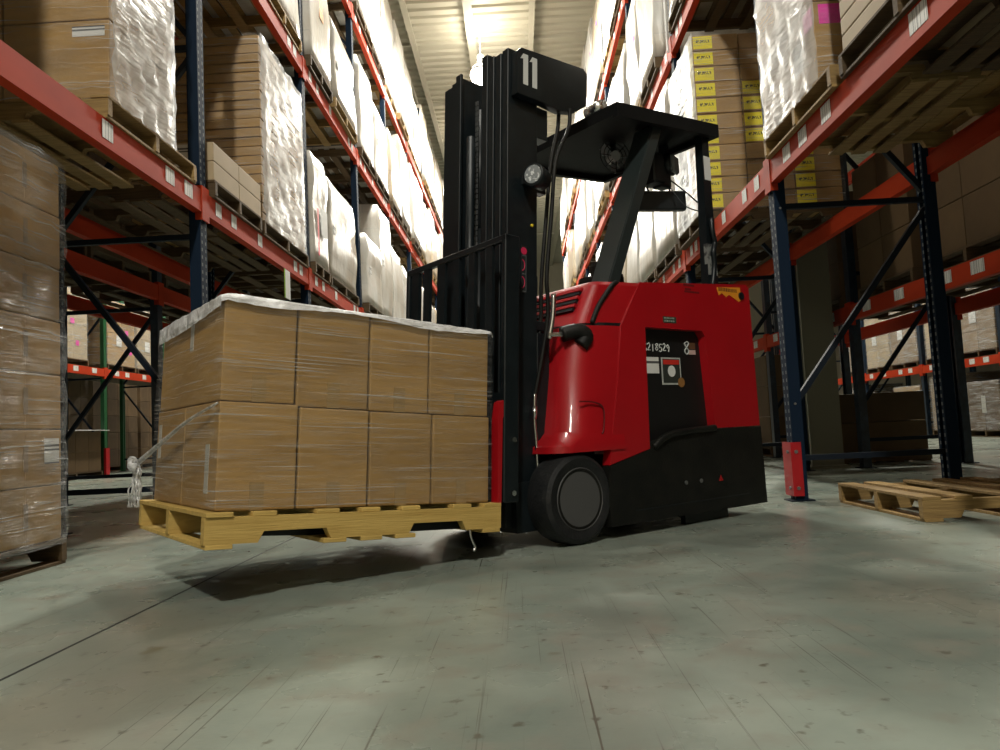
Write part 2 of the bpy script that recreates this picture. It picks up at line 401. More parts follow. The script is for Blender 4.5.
bm = B(); box2(bm, -XW, XW, Y1, Y1+.2, 0, ZT)
for k in range(-24, 25): box2(bm, k*1.2-.02, k*1.2+.02, Y1-.02, Y1, 0, ZT)
struct('wall_back', bm, WALL)
bm = B(); box2(bm, -XW, XW, Y0-.2, Y0, 0, ZT); struct('wall_front', bm, WALL)
WALL_SHADE = mat('shade_darkened_wall_panel', (.10, .085, .06), .7)  # wall panel darkened in colour to stand for the unlit sides
bm = B(); box2(bm, -XW-.2, -XW, Y0, Y1, 0, ZT); struct('wall_left', bm, WALL_SHADE)
bm = B(); box2(bm, XW, XW+.2, Y0, Y1, 0, ZT); struct('wall_right', bm, WALL_SHADE)
n = 2
for x in (-2.15, -.72, .75, 2.3):                      # roof members that run along the aisle
    bm = B(); w = .05 if x in (-.72, 2.3) else .035
    box2(bm, x-w, x+w, Y0, Y1, ZT-.16, ZT-.002); box2(bm, x-2*w, x+2*w, Y0, Y1, ZT-.2, ZT-.16)
    struct('trim_%d' % n, bm, CEIL); n += 1
for y in (3.5, 8.0, 12.5, 15.2, 18, 21.5, 26, 31, 37):  # purlins across the roof
    bm = B(); box2(bm, -XW, XW, y-.03, y+.03, ZT-.09, ZT-.001); struct('trim_%d' % n, bm, CEIL); n += 1
# pipe under the roof on the left
bm = B(); cyl(bm, (-2.55, Y0, ZT-.06), (-2.55, Y1, ZT-.06), .05, 12)
tag(part('sprinkler_pipe', bm, mat('cream_pipe', (.5, .46, .36), .5), None), 'cream pipe running along under the roof above the left rack', 'pipe')

# building column between the back-to-back racks
bm = B()
for s in (-1, 1): box2(bm, 3.06-.16, 3.06+.16, 7.75+s*.16-.015, 7.75+s*.16+.015, 0, ZT-.2)
box2(bm, 3.06-.012, 3.06+.012, 7.75-.15, 7.75+.15, 0, ZT-.2); box2(bm, 2.86, 3.26, 7.53, 7.97, 0, .03)
struct('column_1', bm, mat('grey_green_column_paint', (.20, .20, .15), .4))

# ------------------------------------------------------------------ pallets
_pc = {}
def board_mesh(kind, L, W, m):
    key = (kind, round(L, 3), round(W, 3), m.name)
    if key in _pc: return _pc[key]
    bm = B()
    if kind == 'stringer':
        n1, n2 = .15*L/1.02, .30*L/1.02; h = .089; d = .038
        pl = [(0, 0), (n1, 0), (n1+.02, d), (n1+.22*L-.02, d), (n1+.22*L, 0), (L-n1-.22*L, 0), (L-n1-.22*L+.02, d), (L-n1-.02, d), (L-n1, 0), (L, 0), (L, h), (0, h)]
        prism(bm, pl, 'y', -.019, .019)
    else:
        box(bm, (0, 0, 0), (W, L, .016), .002)
    _pc[key] = new_mesh('pallet_'+kind, bm, m); return _pc[key]
TOPB = lambda L: [(.045, .09), (.2, .085), (L*.36, .09), (L*.5, .08), (L*.64, .085), (L-.2, .09), (L-.045, .09)]
def pallet(label, mw, m, L=1.22, W=1.02, group=None, detail=True, name='pallet'):
    """local frame: x along the stringers 0..L, y across 0..W, z up from 0"""
    if not detail:
        key = ('pl', round(L, 2), round(W, 2), m.name)
        if key not in _pc:
            bm = B()
            for y in (.02, W/2, W-.02):
                box2(bm, 0, L, y-.019, y+.019, .016, .105)
            for x, w in TOPB(L): box2(bm, x-w/2, x+w/2, 0, W, .105, .121)
            for x in (.06, L*.35, L*.65, L-.06): box2(bm, x-.045, x+.045, 0, W, 0, .016)
            _pc[key] = new_mesh('pallet', bm, m)
        o = link(name, _pc[key], None, mw=mw); return tag(o, label, 'pallet', group)
    r = empty(name, label, 'pallet', group=group, mw=mw)
    for y in (.02, W/2, W-.02): link('stringer', board_mesh('stringer', L, 0, m), r, (0, y, .016))
    for x, w in TOPB(L): link('top_board', board_mesh('board', W+rnd.uniform(-.006, .006), w, m), r, (x, W/2+rnd.uniform(-.005, .005), .113), (0, 0, rnd.uniform(-.006, .006)))
    for x in (.05, L*.38, L*.5, L*.62, L-.05): link('bottom_board', board_mesh('board', W, .09, m), r, (x, W/2, .008))
    return r
def mloc(x, y, z, rz=0): return Matrix.Translation((x, y, z)) @ Matrix.Rotation(rz, 4, 'Z')

# ------------------------------------------------------------------ cartons
_cc = {}
def carton_mesh(s, m, seam=True):
    key = (tuple(round(v, 3) for v in s), m.name, seam)
    if key in _cc: return _cc[key]
    bm = B(); box(bm, (0, 0, 0), s, min(.006, min(s)*.08), None, 2)
    if seam:                                           # flap joint pressed into the ends and top
        for e in (-1, 1):
            box(bm, (e*s[0]/2, 0, 0), (.0016, .004, s[2]*.96))
        box(bm, (0, 0, s[2]/2), (s[0]*.97, .004, .0016))
    _cc[key] = new_mesh('carton', bm, m); return _cc[key]
def carton(label, mw, s, m=CARD, group=None, name='carton', seam=True):
    return tag(link(name, carton_mesh(s, m, seam), None, mw=mw), label, 'carton', group)
_lb = {}
def plate(m, w, h, t=.0014, axis='y'):
    """thin sticker, thickness along axis"""
    key = (m.name, round(w, 3), round(h, 3), axis)
    if key not in _lb:
        bm = B(); box(bm, (0, 0, 0), {'y': (w, t, h), 'x': (t, w, h), 'z': (w, h, t)}[axis]); _lb[key] = new_mesh('label', bm, m)
    return _lb[key]

# ------------------------------------------------------------------ racks
LV = (2.22, 4.40, 6.46)
_rk = {}
def col_mesh(h, m):
    k = ('col', h, m.name)
    if k not in _rk:
        bm = B(); w, d, t = .10, .075, .006            # C-section post, open to the rear
        box2(bm, 0, t, -w/2, w/2, 0, h)                  # aisle face at x=0, goes to +x
        for s in (-1, 1):
            box2(bm, t, d, s*w/2-(t if s > 0 else 0), s*w/2+(0 if s > 0 else t), 0, h)
            box2(bm, d-t, d, s*(w/2-.03) if s > 0 else -w/2+t, w/2-t if s > 0 else -(w/2-.03), 0, h)
        _rk[k] = new_mesh('column', bm, m)
    return _rk[k]
def frame(sx, xf, y, depth, h, label, group, m=POST, near=False, flip=0):
    """sx: +1 rack extends to +x from its aisle face xf, -1 to -x"""
    r = empty('upright_frame', label, 'rack frame', (xf, y, 0), 0 if sx > 0 else PI, group)
    c1 = link('column', col_mesh(h, m), r, (0, 0, 0))
    c2 = link('column', col_mesh(h, m), r, (depth, 0, 0), (0, 0, PI))
    bm = B()
    for x in (.035, depth-.035): box2(bm, x-.075, x+.075, -.07, .07, 0, .008)
    part('foot_plate', bm, NAVYB, r)
    zs = [.27]
    while zs[-1] + 1.15 < h: zs.append(zs[-1]+(1.65 if len(zs) == 1 else 1.3))
    for i, z in enumerate(zs):
        bm = B(); bar(bm, (.06, 0, z), (depth-.06, 0, z), .035, .035); part('horizontal_brace', bm, NAVYB, r)
        if i+1 < len(zs):
            a, b = (.06, depth-.06) if (i+flip) % 2 == 0 else (depth-.06, .06)
            bm = B(); bar(bm, (a, 0, z+(.36 if i == 0 else .06)), (b, 0, zs[i+1]-.06), .035, .035); part('diagonal_brace', bm, NAVYB, r)
    if near:
        bm = B()
        for z in (.26, .62, 1.9): cyl(bm, (.0, -.056, z), (.0, -.05, z), .008, 8); bmesh.ops.translate(bm, verts=bm.verts[-16:], vec=(.035, 0, 0))
        part('bolt', bm, GREY, r)
    return r
def beam(sx, xf, y0, y1, zt, label, group, labels=(), m=ORG, hgt=.15):
    """beam whose outer face looks to the aisle (-sx)"""
    r = empty('rack_beam', label, 'rack beam', (xf, y0, zt), 0, group)
    L = y1-y0; k = ('beam', round(L, 2), sx, m.name, hgt)
    if k not in _rk:
        bm = B(); x0, x1 = (-.012, .045) if sx > 0 else (-.045, .012)
        pl = [(x0, 0), (x0, -hgt), (x1, -hgt), (x1, -.035), (x0*.2+x1*.8 if False else (x0+.035 if sx > 0 else x1-.035), -.035), ((x0+.035) if sx > 0 else (x1-.035), 0)]
        if sx < 0: pl = [(x1, 0), (x1, -hgt), (x0, -hgt), (x0, -.035), (x1-.035, -.035), (x1-.035, 0)]
        prism(bm, pl, 'y', .05, L-.05)
        xx = x0-.002 if sx > 0 else x1+.002                # rolled lip along the aisle face
        box2(bm, min(xx, xx+sx*.004), max(xx, xx+sx*.004), .05, L-.05, -hgt, -hgt+.05)
        _rk[k] = new_mesh('beam_rail', bm, m)
        bm = B()
        box2(bm, *(sorted((-sx*.018, -sx*.010))), .0, .055, -.20, .03)
        box2(bm, *(sorted((-sx*.014, sx*.03))), .051, .057, -.20, .03)
        _rk[(k, 'c')] = new_mesh('end_connector', bm, m)
    link('rail', _rk[k], r)
    link('end_connector', _rk[(k, 'c')], r, (0, 0, 0))
    c = link('end_connector', _rk[(k, 'c')], r, (0, L, 0)); c.scale = (1, -1, 1)
    for (yy, w) in labels:
        o = link('location_label', plate(BARC, w, .095, .0016, 'x'), r, (-sx*(.0125 if True else 0)-sx*.0022, yy-y0, -.062)); o['label'] = 'white barcode sticker'
    return r

XL, XR, DEP = -2.035, 1.735, 1.05
LVN = ('lowest', 'middle', 'upper')
def bayname(k): return ORD[k+1]+' bay'
YB = lambda k: 4.82+2.5*k           # upright k
for sx, xf, side in ((-1, XL, 'left'), (1, XR, 'right')):
    off = 0.06 if sx > 0 else 0.0
    for k in range(-1, 9):
        y = YB(k)+off
        if inview(*sorted((xf, xf+sx*DEP)), y-.1, y+.1, 0, 8.3):
            frame(sx, xf, y, DEP, 8.3, 'navy upright frame of the %s rack, %s one from the camera' % (side, ORD[k+1]), 'navy upright frames of the %s rack' % side, near=(k in (0,)))
    for k in range(-1, 8):
        y0, y1 = YB(k)+off, YB(k+1)+off
        for li, z in enumerate(LV):
            lab = []
            if k <= 3:
                lab = [(y0+.5, .1), (y0+1.05, .1), (y1-.5, .1), (y1-.32, .1), (y0+.22, .1)]
                if k == -1: lab = [(y0+1.32, .1), (y1-.5, .11), (y1-.25, .11)] if sx < 0 else [(y0+1.0, .12), (y1-.36, .12), (y1-.62, .12), (y1-.95, .12)][1:] + [(y0+.62, .14)]
            if inview(xf-.03, xf+.03, y0, y1, z-.15, z):
                beam(sx, xf, y0, y1, z, 'aisle-side red beam of the %s level, %s of the %s rack' % (LVN[li], bayname(k), side), 'red rack beams', lab)
            xr = xf+sx*DEP
            if k < 5 and inview(xr-.03, xr+.03, y0, y1, z-.15, z):
                beam(-sx, xr, y0, y1, z, 'rear red beam of the %s level, %s of the %s rack' % (LVN[li], bayname(k), side), 'red rack beams')

# red post guard on the first right upright
g = empty('post_guard', 'bright red steel guard bolted to the foot of the near right rack post', 'guard', (XR-.012, YB(0)+.06, .035))
bm = B(); pl = [(-.012, -.075), (.055, -.075), (.055, -.065), (-.002, -.065), (-.002, .065), (.055, .065), (.055, .075), (-.012, .075)]
prism(bm, pl, 'z', 0, .34); part('guard_plate', bm, GUARDR, g)
for z in (.05, .28):
    bm = B(); cyl(bm, (-.012, -.03, z), (-.022, -.03, z), .012, 6); cyl(bm, (.02, -.075, z), (.02, -.083, z), .012, 6); part('bolt', bm, GREY, g)

# ------------------------------------------------------------------ wrapped loads on the racks
_wl = {}
def wrap_mesh(s, m, seed):
    key = (tuple(round(v, 2) for v in s), m.name, seed)
    if key in _wl: return _wl[key]
    rr = random.Random(seed); bm = B()
    NX, NY, NZ = 6, 6, 10
    r = bmesh.ops.create_cube(bm, size=1)
    bmesh.ops.subdivide_edges(bm, edges=bm.edges[:], cuts=7, use_grid_fill=True)
    ph = [rr.uniform(0, 6) for _ in range(6)]; lean = rr.uniform(-.02, .03)
    rows = [rr.uniform(-.012, .012) for _ in range(9)]
    for v in bm.verts:
        x, y, z = v.co
        rz = int((z+.5)*7.99)
        k = 1+.018*math.sin(9*z+ph[0])+.012*math.sin(17*z+6*y+ph[1])+rows[rz]-(.05 if z > .48 else 0)
        kk = 1+.018*math.sin(8*z+ph[2])+.012*math.sin(15*z+5*x+ph[3])+rows[rz]-(.04 if z > .48 else 0)
        v.co = (x*kk*s[0]+lean*z, y*k*s[1]+.02*z*math.sin(ph[4]), (z+.5)*s[2]+.015*math.sin(7*x+5*y+ph[5])*(z > .45))
    _wl[key] = new_mesh('wrapped_cartons', bm, m, True); return _wl[key]
def rack_load(sx, xf, z, y0, y1, h, wi, label, plabel, depth=1.1, wood=None, detail=False, over=.03, labels=(), seed=None, kind='wrapped'):
    """pallet and film-wrapped stack; over = how far it juts over the beam into the aisle"""
    xa = xf-sx*over
    W = y1-y0-.04
    pm = mloc(xa if sx > 0 else xa-1.15, y0+.02, z)
    pallet(plabel, pm, wood or WOOD, 1.15, W, 'pallets on the rack beams', detail)
    s = (depth, y1-y0-.05, h)
    e = empty('wrapped_load', label, 'wrapped load', (xa+sx*(depth/2+.02), (y0+y1)/2, z+.1215), 0, 'film-wrapped loads on the racks')
    link('film_wrapped_stack', wrap_mesh(s, WRAPS[wi], seed if seed is not None else rnd.randrange(4)), e)
    for (yy, zz, w, hh, mm) in labels:
        o = link('label', plate(mm, w, hh, .002, 'x'), e, (-sx*(depth/2*1.0+.012), yy-(y0+y1)/2, zz)); 
    for (yy) in ():
        pass
    return e
off_ = lambda sx: .06 if sx > 0 else 0.0
# (side, bay, level, half) -> hand-set loads; everything else is filled below
hand = {
 ('left', 1, 0, 0): (7.4, 8.05, 1.18, 1), ('left', 1, 0, 1): (8.1, 9.55, 1.15, 1),
 ('left', 2, 0, 0): (9.9, 11.1, .98, 0),
 ('left', 0, 1, 1): (6.1, 7.2, 1.2, 0), ('left', 0, 1, 0): (4.95, 6.0, 1.3, 1),
 ('left', 1, 1, 0): (7.4, 8.35, 1.55, 1), ('left', 1, 1, 1): (8.4, 9.6, 1.0, 1),
 ('left', 2, 1, 0): (9.95, 11.0, 1.35, 0), ('left', 2, 1, 1): (11.05, 12.2, 1.2, 0),
 ('left', 2, 2, 0): (9.9, 11.1, 1.7, 0), ('left', 2, 2, 1): (11.12, 12.24, 1.75, 0),
 ('right', 0, 0, 0): None, ('left', 0, 0, 0): None, ('left', 0, 0, 1): None, ('left', -1, 0, 0): None, ('left', -1, 0, 1): None,
 ('right', 0, 0, 1): None, ('right', -1, 0, 0): None, ('right', -1, 0, 1): None,
 ('right', 0, 1, 0): (5.05, 6.1, 1.6, 2), ('right', 0, 1, 1): (6.15, 7.25, 1.6, 2),
 ('right', 1, 1, 0): (7.9, 8.93, 1.5, 0), ('right', 1, 1, 1): (8.95, 9.8, 1.4, 0),
 ('right', 1, 0, 0): (7.5, 8.65, 1.75, 0), ('right', 1, 0, 1): (8.7, 9.8, 1.5, 0),
}
for sx, xf, side in ((-1, XL, 'left'), (1, XR, 'right')):
    for k in range(-1, 8):
        for li, z in enumerate(LV):
            for hf in (0, 1):
                key = (side, k, li, hf)
                y0 = YB(k)+off_(sx)+.10+hf*1.17; y1 = y0+1.13
                h = rnd.uniform(1.25, 1.75) if li < 2 else rnd.uniform(1.5, 2.0); wi = rnd.choice((0, 0, 1, 2) if k > 1 else (0, 1, 1))
                sd = rnd.randrange(6)
                if key in hand:
                    if hand[key] is None: continue
                    y0, y1, h, wi = hand[key]
                elif k < 1 and li > 0: pass
                if not inview(*sorted((xf, xf+sx*1.1)), y0, y1, z, z+h): continue
                half = 'nearer' if hf == 0 else 'farther'
                lbls = []
                if k in (1, 2) and li < 2: lbls = [(y0+.25, h*.5, .12, .1, BARCX)]
                if key == ('left', 1, 0, 0): lbls = [(y0+.2, .35, .06, .5, mat('red_strip_label', (.7, .03, .05), .5)), (y0+.45, .5, .25, .3, PAPER)]
                if key == ('left', 1, 1, 0): lbls = [(y0+.55, .8, .16, .28, ORGL), (y0+.45, 1.45, .12, .1, PINK)]
                if side == 'right' and k >= 1: lbls = [(y0+.2, h*.62, .1, .08, PINK)]
                tone = ('white', 'greyish', 'tan')[wi]
                rack_load(sx, xf, z, y0, y1, h, wi, '%s film-wrapped load on the %s beams, %s of the %s rack, %s half' % (tone, LVN[li], bayname(k), side, half),
                          'wooden pallet on the %s beams, %s of the %s rack, %s half' % (LVN[li], bayname(k), side, half), labels=lbls, seed=sd,
                          over=.05+rnd.uniform(-.03, .04), wood=(WOOD if rnd.random() < .3 else WOOD_SHADE))

# helper: film sleeve around a block of cartons (five sides, wrinkled)
def film_sleeve(bm, x0, x1, y0, y1, z0, z1, n=14, amp=.006, seed=1, top=False, taper=0.0):
    rr = random.Random(seed); ph = [rr.uniform(0, 6) for _ in range(8)]
    loops = []
    NZ = max(6, int((z1-z0)/.07))
    for j in range(NZ+1):
        t = j/NZ; z = z0+(z1-z0)*t; lp = []
        def off(s): return amp*(math.sin(23*z+7*s+ph[0])+.7*math.sin(41*z-13*s+ph[1])+.6*math.sin(19*s+ph[2]))*.6+amp
        q = taper*t
        for i in range(n): s = i/n; lp.append((x0+q+(x1-x0-2*q)*s, y0+q-off(s*3), z))
        for i in range(n): s = i/n; lp.append((x1-q+off(s*3+1), y0+q+(y1-y0-2*q)*s, z))
        for i in range(n): s = i/n; lp.append((x1-q-(x1-x0-2*q)*s, y1-q+off(s*3+2), z))
        for i in range(n): s = i/n; lp.append((x0+q-off(s*3+3), y1-q-(y1-y0-2*q)*s, z))
        loops.append(lp)
    loft(bm, loops, False, top)

def two_film(bm, sx, label, glare=None, clear=None):
    # aisle face whitened as painted glare, clear on the other faces
    o = link('stretch_film', new_mesh('stretch_film', bm, glare or WF, True)); o.data.materials.append(clear or FILM2)
    for p in o.data.polygons: p.material_index = 0 if p.normal.x*sx > .8 else 1
    return tag(o, label, 'stretch film')
# ---- left rack, first bay: tall wrapped load on the floor (cartons show through the film)
FX0, FX1, FY0, FY1 = -3.28, -2.25, 2.55, 3.63
pallet('brown wooden pallet on the floor under the wrapped stack at the far left', mloc(FX0, FY0, 0), WOOD_SHADE, FX1-FX0, FY1-FY0+.02, detail=True)
LH = .265
for j in range(7):
    for i in range(2):
        for q in range(2):
            if q == 1 and i == 0: continue
            mw = Matrix.Translation((FX1-.26-.51*q, FY0+.27+.535*i+rnd.uniform(-.004, .004), .122+LH*(j+.5)))
            where = ('nearer' if i == 0 else 'farther') if q == 0 else 'rear'
            c = carton('%s carton in the %s layer from the floor of the wrapped stack at far left' % (where, ORD[j]), mw, (.505, .525, LH-.004), CARD, 'cartons of the floor stack at far left')
            if q == 0:
                link('label', plate(BARC if False else CARDG, .03, .12, .0016, 'x'), c, (.2535, 0, 0))
                if j == 1 and i == 1: link('printed_label', plate(BARCX, .11, .12, .0016, 'x'), c, (.2535+.012, .17, .03))
bm = B(); film_sleeve(bm, FX0+.01, FX1+.004, FY0, FY1, .10, .125+7*LH+.01, amp=.017, seed=4, top=True)
two_film(bm, 1, 'glossy stretch film around the tall carton stack on the floor at far left', FILMG)

# ---- left rack, first bay, lowest beams: wrapped load in the upper left corner
z = LV[0]; y0, y1 = 3.66, 4.68; xa = XL+.03
pallet('wooden pallet under the wrapped cartons at upper left', mloc(xa-1.2, y0-.04, z), WOOD, 1.2, y1-y0+.02)
for j in range(4):
    for q in range(2):
        for i in range(2):
            mw = Matrix.Translation((xa-.29-.565*q, y0+.17+.35*i, z+.122+.42*(j+.5)))
            c = carton('%s carton in the %s layer of the wrapped stack on the upper left pallet' % (('nearer aisle-side', 'farther aisle-side', 'nearer inner', 'farther inner')[i+2*q], ORD[j]), mw, (.555, .345, .414), CARD, 'cartons of the upper left stack')
            if q == 0 and i == 0 and j == 0: link('printed_label', plate(BARCX, .17, .055, .0016, 'y'), c, (.17, -.1736, .15))
bm = B(); film_sleeve(bm, xa-1.14, xa-.005, y0-.01, y0+.71, z+.11, z+.122+4*.42, amp=.014, seed=9)
two_film(bm, 1, 'shiny stretch film around the carton stack on the upper left pallet')
# ---- left rack, second bay: long pale cartons and the tall stack of flat cartons
z = LV[0]; y0, y1 = 4.93, 5.86
pallet('wooden pallet under the four long pale cartons by the left upright', mloc(XL+.04-1.1, y0, z), WOOD_SHADE, 1.1, y1-y0)
for j in range(2):
    for i in range(2):
        mw = Matrix.Translation((XL+.03-.16, y0+.235+.47*i, z+.122+.135*(j+.5)))
        c = carton('%s %s long pale carton strapped on the pallet beside the left upright' % (('lower', 'upper')[j], ('nearer', 'farther')[i]), mw, (.32, .465, .132), CARDP, 'long pale cartons', seam=False)
        if i == 0: link('printed_label', plate(BARCX, .2, .11, .0016, 'y'), c, (-.03, -.2336, 0))
z = LV[0]; y0, y1 = 5.92, 7.2; NL = 20; h1 = .0795
pallet('wooden pallet under the tall stack of flat cartons, second bay left', mloc(XL+.04-1.15, y0, z), WOOD_SHADE, 1.15, y1-y0)
for j in range(NL):
    jj = rnd.uniform(-.006, .006)
    mw = Matrix.Translation((XL+.03-.56, (y0+y1)/2+jj, z+.122+h1*(j+.5)))
    carton('flat carton, %s layer from the bottom of the tall stack beside the left upright' % ORD[j], mw, (1.09+jj, y1-y0-.06, h1-.007), CARD, 'flat cartons of the tall stack')
bm = B(); film_sleeve(bm, XL+.03-1.11, XL+.03-.005, y0+.02, y1-.03, z+.11, z+.122+NL*h1+.012, amp=.013, seed=12, top=True, taper=.004)
two_film(bm, 1, 'stretch film around the tall stack of flat cartons, second bay left')

# ---- right rack, second bay: cartons with yellow labels
z = LV[0]; y0, y1 = 6.32, 7.3; NL = 11; h1 = .141
pallet('wooden pallet under the cartons with yellow labels, right rack', mloc(XR-.08, y0, z), WOOD_SHADE, 1.2, y1-y0)
for j in range(NL):
    for i in range(3):
        if j > 8 and i == 2: continue
        mw = Matrix.Translation((XR-.07+.2+.4*i, y0+.24+rnd.uniform(-.008, .004), z+.122+h1*(j+.5)))
        c = carton('%s carton in the %s layer up of the yellow-labelled stack on the right rack' % (('aisle-side', 'middle', 'inner')[i], ORD[j]), mw, (.394, .46, h1-.005), CARD, 'cartons with yellow labels')
        if i == 0 or (i == 1 and j in (4, 5, 6, 7)) or (i == 2 and j < 6):
            o = link('yellow_label', plate(YLW, .165, .112, .0016, 'y'), c, (-.108, -.2312, 0)); o['label'] = 'yellow printed label'
            o = link('yellow_label', plate(YLW, .12, .09, .0016, 'x'), c, (-.1982, -.16, 0)); o['label'] = 'yellow printed label'
bm = B(); film_sleeve(bm, XR-.074, XR-.06+1.2, y0-.004, y1, z+.11, z+.122+NL*h1+.01, amp=.008, seed=15)
two_film(bm, -1, 'thin stretch film around the yellow-labelled cartons on the right rack')
rack_load(1, XR, z, 5.0, 6.1, .001, 1, '', '') if False else None

# ---- right rack, first bay: shiny wrapped load over the beam and the flat stack nearer the camera
z = LV[0]; y0, y1 = 3.76, 4.82; xa = XR-.05
pallet('wooden pallet under the shiny wrapped load at upper right', mloc(xa, y0, z), WOOD, 1.2, y1-y0-.02)
ya = 3.95
for j in range(3):
    for i in range(2):
        for q in range(2):
            mw = Matrix.Translation((xa+.3+.565*q, ya+.215+.43*i, z+.122+.45*(j+.5)))
            c = carton('%s carton in the %s layer of the shiny wrapped load at upper right%s' % (('nearer', 'farther')[i], ORD[j], ('', ', inner column')[q]), mw, (.56, .425, .444), CARD, 'cartons of the upper right load')
            if i == 0 and j == 0 and q == 0:
                link('pink_label', plate(PINK, .16, .11, .0016, 'y'), c, (-.17, -.2136, .15)); link('pink_label', plate(PINK, .12, .11, .0016, 'x'), c, (-.2816, -.14, .15))
                link('printed_label', plate(BARCX, .13, .17, .0016, 'x'), c, (-.2816, .03, .02))
bm = B(); film_sleeve(bm, xa+.015, xa+1.15, ya-.005, y1-.03, z+.105, z+.122+3*.45, amp=.014, seed=21)
two_film(bm, -1, 'shiny wrinkled stretch film around the load at upper right')
y0, y1 = 2.55, 3.68
pallet('wooden pallet under the flat pale cartons at the top right corner', mloc(XR-.04, y0, z), WOOD_SHADE, 1.2, y1-y0)
for j in range(12):
    mw = Matrix.Translation((XR+.55, (y0+y1)/2, z+.122+.09*(j+.5)))
    carton('flat pale carton, %s layer from the bottom at the top right corner' % ORD[j], mw, (1.14, y1-y0-.03, .086), CARDP, 'flat cartons at the top right corner')

# ------------------------------------------------------------------ rows behind (seen through the racks)
def back_row(sx, xf, ks, levels, side, what, colm, hgt, off=0., depth=1.05):
    for k in ks:
        y = YB(k)+off
        if inview(*sorted((xf, xf+sx*depth)), y-.1, y+.1, 0, hgt):
            frame(sx, xf, y, depth, hgt, '%s upright frame of the %s, %s one' % ('green' if colm == GRN else 'dark navy', what, ORD[k+1]), 'upright frames of the '+what, m=colm, flip=1 if xf == LB else 0)
    for k in ks[:-1]:
        for li, z in enumerate(levels):
            y0, y1 = YB(k)+off, YB(k+1)+off
            if inview(xf-.03, xf+.03, y0, y1, z-.15, z):
                lab = [(y0+.4, .16), (y0+.8, .16), (y0+1.5, .16), (y0+2.1, .16)]
                beam(sx, xf, y0, y1, z, 'red beam of the %s, %s level, %s' % (what, ('lower', 'upper')[li], bayname(k)), 'red rack beams', lab if xf != LB else [])
            xr = xf+sx*depth
            if abs(xf) < 5 and inview(xr-.03, xr+.03, y0, y1, z-.15, z):
                beam(-sx, xr, y0, y1, z, 'rear red beam of the %s, %s level, %s' % (what, ('lower', 'upper')[li], bayname(k)), 'red rack beams')
RB, LB = 3.32, -3.55
back_row(1, RB, [-1, 0, 1, 2, 3], (1.60, 3.6), 'right', 'row right behind the right rack', NAVY, 4.6, .1)
back_row(-1, LB, [-1, 0, 1, 2, 3], (2.15, 3.9), 'left', 'row right behind the left rack', NAVY, 4.6, .0)
back_row(1, 8.1, [2, 3, 4, 5, 6], (1.40, 2.95), 'right', 'row across the right neighbouring aisle', NAVY, 4.2, .3)
back_row(-1, -8.1, [1, 2, 3, 4, 5], (2.10,), 'left', 'row across the left neighbouring aisle', GRN, 4.0, -.4)

def simple_load(x0, x1, y0, y1, z, h, m, label, plabel, labs=(), film=True, face=-1, wood=None):
    pallet(plabel, mloc(x0, y0, z), wood or WOOD_SHADE, x1-x0, y1-y0, 'pallets in the rows behind', False)
    e = empty('wrapped_load', label, 'wrapped load', ((x0+x1)/2, (y0+y1)/2, z+.122), 0, 'loads in the rows behind')
    nz = max(1, round(h/.36)); ny = max(1, round((y1-y0)/.45))
    for j in range(nz):
        for i in range(ny):
            cw = (x1-x0-.04, (y1-y0-.04)/ny-.006, h/nz-.005)
            link('carton', carton_mesh(cw, m, False), e, (0, -(y1-y0-.04)/2+(i+.5)*(y1-y0-.04)/ny, h/nz*(j+.5)))
    for (yy, zz, w, hh, mm) in labs: link('label', plate(mm, w, hh, .002, 'x'), e, (face*((x1-x0)/2-.012), yy, zz))
    if film:
        bm = B(); film_sleeve(bm, -(x1-x0)/2+.012, (x1-x0)/2-.012, -(y1-y0)/2+.012, (y1-y0)/2-.012, -.02, h+.01, amp=.008, seed=rnd.randrange(99), top=True)
        part('film', bm, FILMG, e, True)
    return e
# right, behind: big brown cartons on the dark beams
simple_load(RB+.0, RB+1.0, 4.95, 6.0, 1.6, 1.1, CARD_SHADE, 'big brown carton load behind the right rack frame, with a white label', 'pallet under the big brown cartons behind the right rack frame', [(-.1, .75, .09, .14, PAPER)], False)
simple_load(RB+.0, RB+1.0, 6.2, 7.2, 1.6, 1.15, CARD_SHADE, 'dull carton load behind the diagonal brace of the right frame', 'pallet under the dull cartons behind the right frame diagonal brace', (), False)
simple_load(RB+.0, RB+1.0, 3.3, 4.5, 1.6, 1.0, CARD_SHADE, 'shade-darkened carton load at the right picture edge, behind the rack', 'pallet under the shade-darkened cartons at the right picture edge', (), False)
simple_load(RB+.0, RB+1.0, 7.6, 8.7, 1.6, 1.1, CARD_SHADE, 'dull wrapped load beyond the grey building column', 'pallet under the dull load beyond the grey building column', (), False)
simple_load(RB+.02, RB+1.0, 8.0, 9.0, 0, .62, CARD_SHADE, 'low brown carton stack on the floor behind the truck rear', 'pallet on the floor behind the truck rear', (), False)
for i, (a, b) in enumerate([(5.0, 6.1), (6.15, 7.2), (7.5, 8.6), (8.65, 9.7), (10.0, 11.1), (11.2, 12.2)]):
    simple_load(LB-1.02, LB-.02, a, b, 2.15, 1.3, CARD_SHADE, 'dark carton load on the row behind the left rack, %s from the camera' % ORD[i], 'pallet on the row behind the left rack, %s from the camera' % ORD[i], (), False)
used_b = set()
